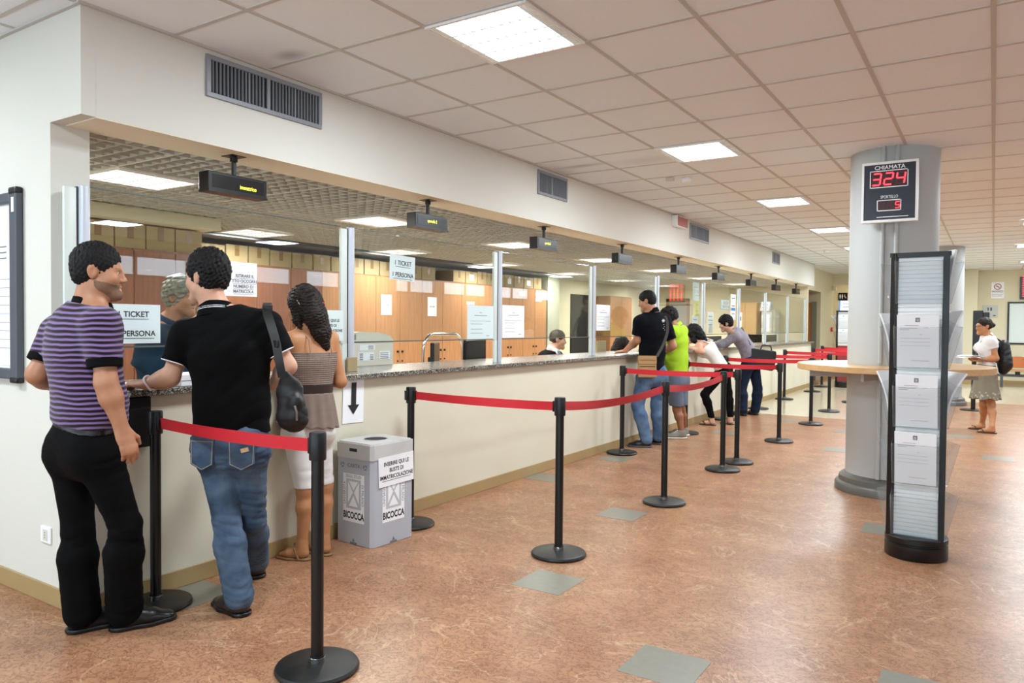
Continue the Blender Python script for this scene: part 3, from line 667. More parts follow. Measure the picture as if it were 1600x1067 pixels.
# ================================================================ BROCHURE STANDS
def slats(x0, x1, z0, z1, y): pass
def brochure_stand(label, x, y, rz, H, trays, lower=None, wide=.27):
    """three-sided stand: one face to the front, two turned away to the sides"""
    t = thing('brochure_stand', label, 'brochure stand', (x, y, 0), rz); hw = wide/2; ap = hw/math.sqrt(3)
    B().lathe([(0, 0), (.172, 0), (.176, .006), (.176, .085), (.17, .088), (.17, .095), (.176, .1), (.176, .128), (.17, .134), (0, .134)], seg=48).build('base', M['blackmetal'], t)
    for k in range(3):
        R = Matrix.Rotation(k*2*math.pi/3, 4, 'Z'); B().box(hw-.012, -ap-.017, .13, hw+.022, -ap+.017, H, .003, M=R).build('upright', M['blackmetal'], t, False)
    B().prism([(hw+.03, -ap-.016), (.0, 2*ap+.03), (-hw-.03, -ap-.016)], H-.026, H+.002).build('top_cap', M['blackmetal'], t, False)
    c = B(); c.prism([(hw-.01, -ap+.004), (0, 2*ap-.016), (-hw+.01, -ap+.004)], .134, H-.028); z = .138
    while z < H-.05:
        for q in range(3): c.box(-hw+.012, -ap-.004, z, hw-.012, -ap+.006, z+.022, .002, M=Matrix.Rotation(q*2*math.pi/3, 4, 'Z'), seg=1)
        z += .0255
    c.build('slat_panel', M['white'], t, False)
    if lower: B().box(-hw+.013, -ap-.008, .14, hw-.013, -ap-.0045, lower).build('lower_panel', M['red_panel'], t, False)
    for side, z in trays:
        R = Matrix.Rotation(side*2*math.pi/3, 4, 'Z'); b = B(); yo = -ap-.009; w2_ = hw-.008
        def q4(p): b.bm.faces.new([b.bm.verts.new(R @ Vector(v_)) for v_ in p])
        q4([(-w2_, yo, z), (w2_, yo, z), (w2_, yo, z+.30), (-w2_, yo, z+.30)])
        q4([(-w2_, yo-.03, z), (w2_, yo-.03, z), (w2_, yo-.10, z+.25), (-w2_, yo-.10, z+.25)])
        q4([(-w2_, yo-.03, z), (-w2_, yo, z), (w2_, yo, z), (w2_, yo-.03, z)])
        for sx in (-1, 1): q4([(sx*w2_, yo, z), (sx*w2_, yo-.03, z), (sx*w2_, yo-.10, z+.25), (sx*w2_, yo, z+.30)])
        for sx in (-1, 1): b.tube(R @ Vector((sx*w2_, yo-.03, z)), R @ Vector((sx*w2_, yo-.10, z+.25)), .0016, seg=6)
        b.tube(R @ Vector((-w2_, yo-.10, z+.25)), R @ Vector((w2_, yo-.10, z+.25)), .0016, seg=6).tube(R @ Vector((-w2_, yo-.03, z)), R @ Vector((w2_, yo-.03, z)), .002, seg=6)
        b.build('tray', M['acrylic'], t, False)
    return t
TZ = (.142, .46, .808, 1.172, 1.565)
stand = brochure_stand('tall black brochure stand with clear trays in the right foreground', 3.25, 2.925, math.radians(-1.5), 1.875, [(k, z) for k in range(3) for z in TZ])
def papers(label, st, side_, z, n=1, flop=0, group='paper stacks in the brochure stand', hgt=.318, up0=0):
    """a stack of leaflets leaning in a tray"""
    R = st.matrix_basis @ Matrix.Rotation(side_*2*math.pi/3, 4, 'Z'); ap = .135/math.sqrt(3); b = B(); P = []
    lean0 = .05+.05*flop
    def pt(u, v_, e=0):
        zz = z+.006+up0+v_*hgt-flop*max(0, v_-.5)**2*.10; y_ = -ap-.026-lean0*v_-flop*max(0, v_-.45)**1.5*.22
        return R @ Vector((u*.112, y_-e, zz))
    for i in range(11): P.append([pt(u, i/10) for u in (-1, -.5, 0, .5, 1)])
    b.grid(P, thick=.012*n)
    o = tag(b.build('leaflet_stack', M['paper']), label, 'leaflets', group)
    if side_ == 0:
        pr, pr2 = B(), B()
        def bar(bb, u0, u1, v0, v1): bb.bm.faces.new([bb.bm.verts.new(pt(*q, .014*n)) for q in ((u0, v0), (u1, v0), (u1, v1), (u0, v1))])
        for q0, q1, r0, r1 in ((-.1, -.05, .86, .94), (.05, .1, .86, .94), (-.1, .1, .92, .94), (-.1, .1, .86, .875), (-.03, .03, .89, .905)): bar(pr, q0, q1, r0, r1)
        bar(pr, -.85, .0, .74, .747); bar(pr, -.85, -.4, .71, .716); bar(pr, .1, .2, .62, .625); bar(pr, .3, .5, .75, .755)
        for k in range(3): bar(pr, -.85, .6, .55-.07*k, .553-.07*k)
        bar(pr2, -.6, .05, .79, .796); bar(pr2, -.3, .55, .12, .125)
        pr.build('print', M['ink_grey'], o, False); pr2.build('red_print', M['ink_red'], o, False)
    return o
papers('white form leaflets in the upper filled front tray of the near brochure stand', stand, 0, TZ[3])
papers('white form leaflets in the middle front tray of the near brochure stand', stand, 0, TZ[2])
papers('white form leaflets in the lowest filled front tray of the near brochure stand', stand, 0, TZ[1])
papers('upper leaflets fanning out of the right side of the near brochure stand', stand, 1, TZ[3], 1, .35, up0=.03)
papers('lower leaflets flopping out of the right side of the near brochure stand', stand, 1, TZ[2], 1, .55, up0=.02)
papers('upper leaflets in the left side trays of the near brochure stand', stand, 2, TZ[3], 1, .3, up0=.02)
papers('lower leaflets in the left side trays of the near brochure stand', stand, 2, TZ[2], 1, .4, up0=.02)
papers('bluish leaflets in the top right side tray of the near brochure stand', stand, 1, TZ[4], 1, 0)
far = brochure_stand('distant brochure stand with a red lower panel near the passage', .68, 16.55, math.radians(5), 1.80, [(0, 1.05), (0, 1.38), (2, 1.05), (2, 1.38), (1, 1.38), (1, 1.05)], .98)
papers('grey leaflets in the lower tray of the distant brochure stand', far, 0, 1.05, 1, 0, 'leaflets in the distant stand')
papers('grey leaflets in the upper tray of the distant brochure stand', far, 0, 1.38, 1, 0, 'leaflets in the distant stand')
papers('leaflets sticking out of the left of the distant brochure stand', far, 2, 1.38, 1, .8, 'leaflets in the distant stand')
t = thing('tent_sign', 'blue and white folded card sign on top of the distant brochure stand', 'sign', (.70, 16.50, 1.8005), .08)
B().prism([(-.12, 0), (.12, 0), (0, .235)], -.12, .12, M=Matrix(((0, 0, 1, 0), (1, 0, 0, 0), (0, 1, 0, 0), (0, 0, 0, 1)))).build('card', M['blue'], t, False)
Fm = frame((0.01, -.064, .115), (1, 0, 0), (0, .118, .235))
fc = B().box(-.10, -.125, 0, .12, .12, .002, M=Fm).build('face', M['paper'], t, False)
B().box(-.05, .03, .0022, .07, .06, .003, M=Fm).box(-.05, -.05, .0022, .08, -.02, .003, M=Fm).build('print', M['ink_grey'], fc, False)
# ================================================================ NOTICE BOARD, SOCKET
t = thing('notice_board', 'dark grey framed notice board cut by the left edge of the photo', 'notice board', (-.557, YW, 1.09))
fr = B().box(-.078, -.038, .02, 0, -.0005, .985, .008)
fr.box(-1.25, -.038, .93, -.07, -.0005, .985, .008).box(-1.25, -.038, .02, -.07, -.0005, .075, .008).box(-1.3, -.038, .02, -1.22, -.0005, .985, .008)
fr.build('frame', M['board_grey'], t, False)
B().box(-.08, -.042, .97, .003, -.0005, 1.01, .012).box(-.08, -.042, 0, .003, -.0005, .035, .012).box(-1.303, -.042, .97, -1.22, -.0005, 1.01, .012).box(-1.303, -.042, 0, -1.22, -.0005, .035, .012).build('corner_cap', M['blackmetal'], t, False)
B().box(-1.23, -.016, .05, -.07, -.0005, .95).build('white_panel', M['white'], t, False)
B().box(-.045, -.0395, .88, -.018, -.0386, .955).build('label', M['paper'], t, False)
o = sheet('notice_sheet', 'large typed sheet pinned on the notice board at the left edge', 'notice', (-.93, YW-.018, 1.58), (1, 0, 0), ZU, .56, .80, [('#.40', .007, .03, .22-.03*k, 0, 'ink_grey') for k in range(3)] + [('#.46', .0025, .03, .05-.045*k, 0, 'ink_grey') for k in range(9)])
t = thing('wall_socket', 'white wall socket low on the white wall left of the striped-shirt man', 'socket', (-.335, YW, .342))
B().box(-.05, -.009, -.042, .05, -.0004, .042, .004).build('cover', M['white'], t, False)
B().box(-.022, -.011, -.028, .022, -.009, .028, .001).build('insert', M['offwhite_plastic'], t, False)
h = B()
for k in (-1, 0, 1): h.tube((0, -.0115, k*.012), (0, -.0105, k*.012), .003)
h.build('hole', M['ink'], t, False)
# ================================================================ OFFICE FURNITURE
def cabinet(x, y, wd, label, group, H=2.1, dep=.5, wm='cab'):
    t = thing('office_cabinet', label, 'cabinet', (x, y, 0), 0, group)
    B().box(-dep, .002, .004, -.022, wd-.002, H).build('carcass', M['cab_edge'], t, False)
    for k in (0, 1):
        d = B().box(-.02, .004+k*wd/2, .06, 0, wd/2-.003+k*wd/2, H-.02, .0015).build('door', M[wm], t, False)
        yk = wd/2-.05+k*.1
        B().tube((0, yk, 1.0), (.018, yk, 1.0), .018, .016).tube((0, yk, .86), (.012, yk, .86), .012).build('knob', M['black'], d)
    return t
ys = [2.42, 3.44, 4.46, 5.47, 6.48, 7.49, 8.47, 9.38, 10.24]
cn = ['leftmost', 'second', 'third', 'fourth', 'fifth', 'sixth', 'seventh', 'rightmost']
for i in range(8): cabinet(-3.72, ys[i], ys[i+1]-ys[i], '%s %scherry wood cabinet in the long row along the office back wall' % (cn[i], 'shade-darkened ' if i < 2 else ''), 'cherry cabinets along the office back wall', wm='cab_shaded' if i < 2 else 'cab')
for i, y in enumerate((-.22, .57, 1.36)): cabinet(-2.72, y, .79, 'shade-darkened cherry wood cabinet %s' % ('behind the striped-shirt man, at the office corner', 'behind the grey-haired clerk', 'behind the black polo man, at the end of the short row')[i], 'cherry cabinets of the short row', 2.06, .48, 'cab_shaded')
t = cabinet(-3.86, 13.45, 1.2, 'cherry wardrobe standing alone behind the man with the tan bag', None, dep=.38)
# file labels on the cabinet doors
for y0, z0_, y1, z1_ in ((5.57, 1.537, 5.79, 1.827), (6.61, 1.533, 6.83, 1.827), (7.62, 1.74, 7.84, 1.785), (9.24, 1.95, 9.46, 2.02), (9.83, 1.86, 10.05, 1.93), (9.83, 1.95, 10.05, 2.02)):
    lb = {5.57: 'tall white label on the door of the fourth cabinet', 6.61: 'tall white label on the door of the fifth cabinet', 7.62: 'small white label on the sixth cabinet'}.get(y0, 'small white label on the %s cabinet%s' % ('seventh' if y0 < 9.5 else 'rightmost', '' if y0 < 9.5 else (', lower of its two' if z0_ < 1.9 else ', upper of its two')))
    o = tag(B().box(-3.7185, y0, z0_, -3.7175, y1, z1_).build('door_label', M['paper'], smooth=False), lb, 'label', 'labels on the cabinet doors')
    B().box(-3.7174, y0+.05, (z0_+z1_)/2-.006, -3.717, y0+.09, (z0_+z1_)/2+.006).box(-3.7174, y0+.11, (z0_+z1_)/2-.006, -3.717, y0+.17, (z0_+z1_)/2+.006).build('print', M['ink_grey'], o, False)
# archive boxes on the cabinets
def carton(x, y, z, wd, hg, label, group, dep=.36):
    t = thing('archive_box', label, 'box', (x, y, z), 0, group)
    B().box(-dep, .004, 0, 0, wd-.004, hg, .003).build('carton', M['carton'], t, False)
    B().box(-.1, wd/2-.03, hg, .001, wd/2+.03, hg+.0008).box(0, wd/2-.03, hg*.4, .0009, wd/2+.03, hg).build('tape_strip', M['tape'], t, False)
    return t
random.seed(3)
y = 2.45; k = 0; first = True
while y < 9.95:
    wd = random.choice((.27, .30, .33)); hg = random.choice((.195, .205, .215))
    if 6.9 < y < 7.3: y += .45; k = k; continue
    o = carton(-3.80, y, 2.101, wd, hg, 'cardboard archive box on the long cabinet row, %s' % ('near its left end' if y < 4 else 'above the printer' if y < 5.6 else 'above the ticket sign' if y < 6.9 else 'right of the gap in the row' if y < 8.4 else 'near its right end'), 'archive boxes on the long cabinet row')
    o['label'] = 'cardboard archive box on the long cabinet row, number %d from its left end' % (k+1)
    if k in (15, 19, 21): B().box(.0012, wd*.3, .05, .0018, wd*.7, .15).build('label', M['paper'], o, False)
    y += wd+.012; k += 1
for k in range(8):
    carton(-2.78, -.2+.285*k, 2.061, .28, .215, 'cardboard archive box on the short cabinet row, number %d from the corner' % (k+1), 'archive boxes on the short cabinet row')
# desk behind the counter with its equipment
t = thing('service_desk', 'long pale desk along the inside of the service counter', 'desk', (0, 0, 0))
B().box(-1.5, .9, .71, -.64, 4.9, .74, .003).box(-1.5, 6.3, .71, -.64, 6.55, .74).box(-1.45, 7.9, .71, -.64, 16.1, .74, .003).build('desktop', M['offwhite_plastic'], t, False)
for y in (1.0, 4.8, 8.0, 12.0, 16.0): B().box(-1.45, y-.02, .004, -.7, y+.02, .71).build('leg', M['grille'], t, False)
t = thing('office_printer', 'large beige office printer behind the glass right of the second post', 'printer', (-.93, 2.13, .7405))
B().prism([(-.32, 0), (.30, 0), (.30, .535), (.27, .57), (.12, .60), (-.1, .605), (-.32, .58)], -.28, .28, M=Matrix(((0, 0, 1, 0), (1, 0, 0, 0), (0, 1, 0, 0), (0, 0, 0, 1)))).build('body', mat('pale_beige_plastic', 'e0d8c8', .5), t, False)
B().box(.2805, -.32, .517, .284, .30, .522).build('lid_seam', M['grille'], t, False)
B().box(.2805, -.10, .455, .282, .08, .50).box(.2805, -.11, .37, .282, .07, .44).box(.2805, .13, .375, .282, .26, .445).build('label', M['paper'], t, False)
l_ = B()
for k in range(4): l_.box(.2822, -.10, .376+.015*k, .2826, -.06, .384+.015*k).box(.2822, .02, .376+.012*k, .2826, .06, .382+.012*k).box(.2822, .14, .382+.014*k, .2826, .24, .388+.014*k).box(.2822, .0, .462+.009*k, .2826, .06, .466+.009*k)
l_.build('print', M['ink_grey'], t, False)
B().box(.2822, -.22, .54, .285, -.14, .585, .002).build('grey_badge', M['grille'], t, False)
def monitor(x, y, rz, label, w=.42, h=.30, z=.7405, zc=.36):
    t = thing('computer_monitor', label, 'monitor', (x, y, z), rz, 'computer monitors behind the counter')
    B().box(-.02, -w/2, zc-h/2, .015, w/2, zc+h/2, .006).build('housing', M['blackmetal'], t, False)
    B().box(.0152, -w/2+.015, zc-h/2+.02, .017, w/2-.015, zc+h/2-.015).build('screen', M['screen_black'], t, False)
    B().box(-.06, -.06, .01, -.01, .06, zc).box(-.12, -.12, 0, .1, .12, .014, .004).build('stand', M['black'], t, False)
    B().box(.012, -w/2-.002, zc-h/2-.002, .0155, w/2+.002, zc-h/2+.016).build('bezel_strip', M['grille'], t, False)
    return t
monitor(-.78, 3.16, math.radians(31), 'monitor seen edge-on behind the counter right of the printer', .40, .28)
monitor(-.78, 3.80, math.radians(8), 'wide black monitor behind the glass left of the third post', .44, .31)
monitor(-.80, 11.45, 0, 'black monitor behind the glass left of the man in the grey shirt', 1.0, .25)
monitor(-.80, 15.75, 0, 'black monitor near the far end of the counter', 1.1, .24)
monitor(-.80, 14.4, math.radians(60), 'narrow black monitor left of the one near the far counter end', .4, .28)
t = thing('platform_trolley', 'platform trolley with an arched chrome handle in the office', 'trolley', (-1.62, 4.35, 0))
pts = [(0, -.36, .16), (0, -.36, 1.08)] + [(0, -.36+.13*(1-math.cos(a))*1.3, 1.10+.20*math.sin(a)) for a in [q*math.pi/12 for q in range(1, 7)]]
pts += [(0, -y_, z_) for x_, y_, z_ in pts[::-1]]
B().path(pts, .016, 10).build('handle', M['chrome'], t)
B().box(-.8, -.38, .13, .04, .38, .17, .008).build('platform', M['blackmetal'], t, False)
for sx in (-.7, -.06):
    for sy in (-.3, .3): B().tube((sx, sy-.02, .066), (sx, sy+.02, .066), .062).box(sx-.02, sy-.03, .09, sx+.02, sy+.03, .13).build('wheel', M['black'], t)
t = thing('desk_partition', 'small beige desk partition left of the dark-haired clerk', 'partition', (-.66, 6.43, .7405))
B().box(-.015, -.13, 0, .015, .13, .47, .003).build('panel', M['carton'], t, False)
B().box(-.1, .11, 0, .1, .13, .02).build('foot', M['grille'], t, False)
t = thing('paper_box', 'white box of forms on the counter beside the hand of the man in black', 'box', (-.05, .13, 1.0735), 0)
B().box(-.09, -.11, 0, .09, .11, .062, .004).build('body', M['paper'], t, False)
B().box(.0905, -.108, .028, .0915, .108, .031).build('lid_line', M['ink_grey'], t, False)
tag(B().box(-.12, -.235, 1.0735, -.02, -.12, 1.10, .003).build('paper_stack', M['paper'], smooth=False), 'short stack of white slips on the counter left of the white box', 'paper')
tag(B().box(-.11, 5.72, 1.0735, .0, 6.55, 1.0765).build('form_sheet', M['paper'], smooth=False), 'white forms under the hand of the man with the tan bag', 'paper')
tag(B().box(-.2, 7.95, 1.0735, -.03, 8.25, 1.0765).build('form_sheet', M['paper'], smooth=False), 'white form under the elbows of the woman in the white top', 'paper')
tag(B().box(-.2, 9.55, 1.0735, -.02, 9.9, 1.0765).build('form_sheet', M['paper'], smooth=False), 'white form in front of the man in the grey shirt', 'paper')
# the rear of the office seen through the far panes
struct('doorway_shade', B().box(-4.249, 12.2, 0, -4.22, 13.35, 2.1), M['shade_dark'])  # dark sheet painting the unlit opening of a doorway
d = struct('door_2', B().box(-3.62, YE-.03, .006, -3.13, YE-.001, 2.06), mat('greybrown_door', '8f8276', .6))
B().box(-3.70, YE-.04, .006, -3.62, YE-.001, 2.12).box(-3.13, YE-.04, .006, -3.06, YE-.001, 2.12).box(-3.7, YE-.04, 2.06, -3.06, YE-.001, 2.13).build('door_frame', M['cab_edge'], d, False)
t = thing('office_cabinet', 'pale beech cabinet on the end wall of the office behind the far panes', 'cabinet', (-1.50, YE-.002, 0))
B().box(-.28, -.42, .004, .28, -.001, 2.0).build('carcass', M['beech'], t, False)
for k in (0, 1): B().box(-.275+.28*k, -.44, .05, -.003+.278*k, -.421, 1.98, .002).build('door', M['beech'], t, False)
sheet('notice_sheet', 'tall white notice on the pale beech cabinet at the end of the office', 'notice', (-1.62, YE-.444, 1.55), (1, 0, 0), ZU, .1, .42, [('#.06', .1, 0, .05, 0, 'ink_grey')], 'paper')
t = thing('metal_locker', 'low cream metal locker at the end wall of the office', 'locker', (-.95, YE-.002, 0))
B().box(-.16, -.4, .004, .16, -.001, 1.80).build('body', M['offwhite_plastic'], t, False)
B().box(-.15, -.41, .05, .15, -.401, 1.78, .002).build('door', M['beige_plastic'], t, False)
sheet('notice_sheet', 'white poster on the cream metal locker at the office end wall', 'notice', (-.98, YE-.414, 1.5), (1, 0, 0), ZU, .12, .42, [], 'paper')
t = thing('office_sign', 'blue and white office name sign behind the glass above the man in the grey shirt', 'sign', (G-.02, 10.27, 1.78))
B().box(-.01, -.24, -.085, .0, .24, .085, .004).build('panel', mat('pale_blue_frame', '8fc4dc', .5), t, False)
B().box(0, -.22, -.07, .002, .22, .07).build('face', M['paper'], t, False)
B().text('EDILIZIA', .075, frame((.003, .02, .03), YX, ZU)).text('DIDATTICA', .07, frame((.003, .02, -.035), YX, ZU)).build('lettering', M['ink'], t, False)
# ================================================================ FAR END OF THE HALL
t = thing('wc_sign', 'black restroom sign with white figures on the passage wall', 'sign', (-.21, 21.985, 2.34), 0)
B().box(-.15, -.012, -.135, .15, 0, .135, .003).build('panel', M['screen_black'], t, False)
b = B()
for x in (-.09, -.02):
    b.tube((x, -.0125, .06), (x, -.0145, .06), .016); b.box(x-.02, -.0145, -.03, x+.02, -.0125, .042).box(x-.014, -.0145, -.08, x-.003, -.0125, -.03).box(x+.003, -.0145, -.08, x+.014, -.0125, -.03)
b.tube((.06, -.0125, .055), (.06, -.0145, .055), .013); b.box(.05, -.0145, -.02, .062, -.0125, .04).box(.06, -.0145, -.025, .1, -.0125, -.012).box(.092, -.0145, -.065, .102, -.0125, -.02)
Fm = frame((.07, -.0125, -.04), (1, 0, 0), (0, 0, 1)); b.lathe([(.026, -.001), (.034, -.001), (.034, .001), (.026, .001), (.026, -.001)], seg=20)
b.build('figures', M['paper'], t, False)
t.scale = (.85, 1, .85)
t = thing('fire_call_point', 'small red fire call point on the passage wall', 'fire call point', (-.19, 20.0, 1.345))
B().box(0, -.06, -.06, .05, .06, .06, .005).build('body', mat('signal_red', 'b8382c', .4), t, False)
B().box(.0505, -.035, -.02, .052, .035, .035).build('glass_window', M['paper'], t, False)
t = thing('emergency_lamp', 'small cream emergency lamp under the lintel of the passage', 'lamp', (-.19, 20.1, 2.5))
B().box(0, -.06, -.06, .1, .06, .06, .01).build('housing', M['beige_plastic'], t, False); B().box(.1005, -.05, -.05, .104, .05, .03).build('lens', M['white'], t, False)
d = struct('door_3', B().box(-.95, 18.44, .006, -.41, 18.499, 2.05), mat('orange_brown_door', 'a8642f', .5))
B().box(-.41, 18.42, .006, -.29, 18.499, 2.08).build('door_frame', mat('dark_greygreen', '6d6a58', .6), d, False)
t = thing('no_smoking_sign', 'white no smoking sign on the yellow far wall', 'sign', (3.70, YF-.003, 2.39))
B().box(-.135, -.004, -.205, .135, 0, .205).build('panel', M['paper'], t, False)
Fm = frame((0, -.0045, .09), (1, 0, 0), (0, 0, 1)); b = B(); n = 40
for k in range(n):
    a0, a1 = 2*math.pi*k/n, 2*math.pi*(k+1)/n
    b.prism([(.062*math.cos(a0), .062*math.sin(a0)), (.08*math.cos(a0), .08*math.sin(a0)), (.08*math.cos(a1), .08*math.sin(a1)), (.062*math.cos(a1), .062*math.sin(a1))], 0, .001, M=Fm)
b.box(-.065, -.007, .0012, .065, .007, .002, M=Fm @ Matrix.Rotation(-.78, 4, 'Z')); b.build('red_ring', mat('prohibition_red', 'a8383a', .5), t, False)
B().box(-.045, -.006, 0, .045, .006, .0008, M=Fm).box(-.12, -.125, 0, .12, -.105, .0008, M=Fm).box(-.12, -.165, 0, .12, -.155, .0008, M=Fm).box(-.12, -.2, 0, .12, -.19, .0008, M=Fm).box(-.12, -.24, 0, .1, -.23, .0008, M=Fm).build('print', M['ink_grey'], t, False)
t = thing('grey_sign', 'pale grey sign on the far wall behind the head of the standing woman', 'sign', (3.55, YF-.003, 1.85))
B().box(-.17, -.008, -.16, .17, 0, .16, .002).build('panel', mat('pale_grey_sign', 'b9bcb8', .5), t, False)
B().box(-.06, -.0095, .02, -.03, -.008, .1).box(0, -.0095, .02, .04, -.008, .1).box(.06, -.0095, -.12, .12, -.008, -.09).build('print', M['board_grey'], t, False)
t = thing('whiteboard', 'framed whiteboard on the far wall cut by the right edge of the photo', 'whiteboard', (3.92, YF-.003, 1.02))
b = B().box(0, -.03, 0, 1.5, 0, .04).box(0, -.03, 1.03, 1.5, 0, 1.07).box(0, -.03, .04, .04, 0, 1.03).box(1.46, -.03, .04, 1.5, 0, 1.03); b.build('frame', M['blackmetal'], t, False)
B().box(.03, -.012, .03, 1.47, 0, 1.04).build('board', mat('whiteboard_enamel', 'd5dfdc', .2), t, False)
t = thing('number_board', 'black number board with red digits high on the far wall', 'display', (4.165, YF-.003, 2.155))
B().box(0, -.06, 0, 1.0, 0, .56, .004).build('housing', M['blackmetal'], t, False)
b = B()
for r_ in range(4):
    for q in range(4):
        x0 = .055+.12*q; zc = .07+.135*r_
        b.box(x0, -.062, zc+.078, x0+.07, -.0603, zc+.094).box(x0, -.062, zc+.034, x0+.07, -.0603, zc+.05).box(x0, -.062, zc-.01, x0+.07, -.0603, zc+.006).box(x0+.056, -.062, zc, x0+.072, -.0603, zc+.085)
b.build('digits', M['led_red'], t, False)
def seat(x, label):
    t = thing('waiting_seat', label, 'seat', (x, 19.35, 0), 0, 'orange waiting seats')
    P = []
    for i in range(11):
        u = i/10*2-1; row = []
        for j in range(7):
            v_ = j/6; hw_ = .27*(1-.25*max(0, (v_-.5)*2)**2)
            row.append((u*hw_, .20+.05*v_-.05*u*u+.0, .46+.27*v_-.03*abs(u)**3*(1 if v_ > .5 else -1)))
        P.append(row)
    B().grid(P, thick=.03).build('backrest', M['orange'], t)
    P = [[(u*.26, -.22+.42*v_, .42+.02*u*u-.015*math.sin(v_*3.1)) for v_ in [j/6 for j in range(7)]] for u in [i/5-1 for i in range(11)]]
    B().grid(P, thick=.03).build('seat', mat('tan_seat', 'b9824f', .5), t)
    B().box(-.05, -.08, .31, .05, .08, .40).build('bracket', M['black'], t, False)
    return t
seat(4.14, 'orange waiting seat at the right edge of the photo below the whiteboard'); seat(4.76, 'orange waiting seat outside the right edge of the photo')
t = thing('seat_beam', 'dark steel beam carrying the orange waiting seats', 'bench frame', (3.7, 19.35, 0))
B().box(0, -.04, .25, 2.0, .04, .31, .004).build('beam', M['board_grey'], t, False)
for x in (.12, 1.8): B().box(x-.03, -.03, .02, x+.03, .03, .25).box(x-.03, -.28, .0016, x+.03, .28, .03, .004).build('leg', M['board_grey'], t, False)
t = thing('ticket_totem', 'black ticket totem on a flat foot behind the standing woman', 'totem', (3.36, 12.75, 0))
B().lathe([(0, 0), (.2, 0), (.2, .012), (.17, .02), (0, .022)], seg=32).build('base', M['blackmetal'], t)
B().tube((.0, 0, .02), (.0, 0, .95), .035).build('pole', M['blackmetal'], t)
B().box(-.03, -.06, .9, .12, .06, 1.72, .01).box(.12, -.07, .9, .21, .05, 1.69, .01).build('cabinet', mat('greenblack_enamel', '14201f', .4), t, False)
# ================================================================ PEOPLE: smooth bodies grown from a skeleton
def V3(p): return np.array(p, float)
def nrm(v):
    v = np.array(v, float); return v/max(np.linalg.norm(v), 1e-9)
class Shape:
    """a list of soft primitives; each is (kind, data, blend, sign)"""
    def __init__(s): s.p = []
    def rc(s, a, b, ra, rb, k=.02, n=None, sc=1.0, sub=False): s.p.append(('rc', (V3(a), V3(b), ra, rb, None if n is None else nrm(n), sc), k, sub)); return s
    def ell(s, c, r, F=None, k=.02, sub=False): s.p.append(('el', (V3(c), V3(r), np.eye(3) if F is None else np.array(F, float)), k, sub)); return s
    def cut(s, p, n): s.p.append(('cut', (V3(p), nrm(n)), 0, False)); return s
def prim_box(kind, d, m):
    if kind == 'rc':
        a, b, ra, rb, n, sc = d; r = max(ra, rb)+m
        return np.minimum(a, b)-r, np.maximum(a, b)+r
    c, r, F = d; R = max(r)+m
    return c-R, c+R
def prim_eval(kind, d, X, Y, Z):
    if kind == 'rc':
        a, b, ra, rb, n, sc = d; ab = b-a; L2 = max(float(ab@ab), 1e-12)
        px, py, pz = X-a[0], Y-a[1], Z-a[2]
        t = np.clip((px*ab[0]+py*ab[1]+pz*ab[2])/L2, 0, 1)
        ox, oy, oz = px-t*ab[0], py-t*ab[1], pz-t*ab[2]
        if n is not None and sc != 1:
            q = (ox*n[0]+oy*n[1]+oz*n[2])*(1/sc-1); ox, oy, oz = ox+q*n[0], oy+q*n[1], oz+q*n[2]
        f_ = min(sc, 1)*.5+.5
        return (np.sqrt(ox*ox+oy*oy+oz*oz)-(ra+(rb-ra)*t))*f_
    c, r, F = d; px, py, pz = X-c[0], Y-c[1], Z-c[2]
    u = (px*F[0, 0]+py*F[0, 1]+pz*F[0, 2])/r[0]; v = (px*F[1, 0]+py*F[1, 1]+pz*F[1, 2])/r[1]; w_ = (px*F[2, 0]+py*F[2, 1]+pz*F[2, 2])/r[2]
    k0 = np.sqrt(u*u+v*v+w_*w_)
    return (k0-1)*min(r) if max(r)/min(r) < 1.3 else (k0-1)*(min(r)*.6+.4*float(np.median(r)))
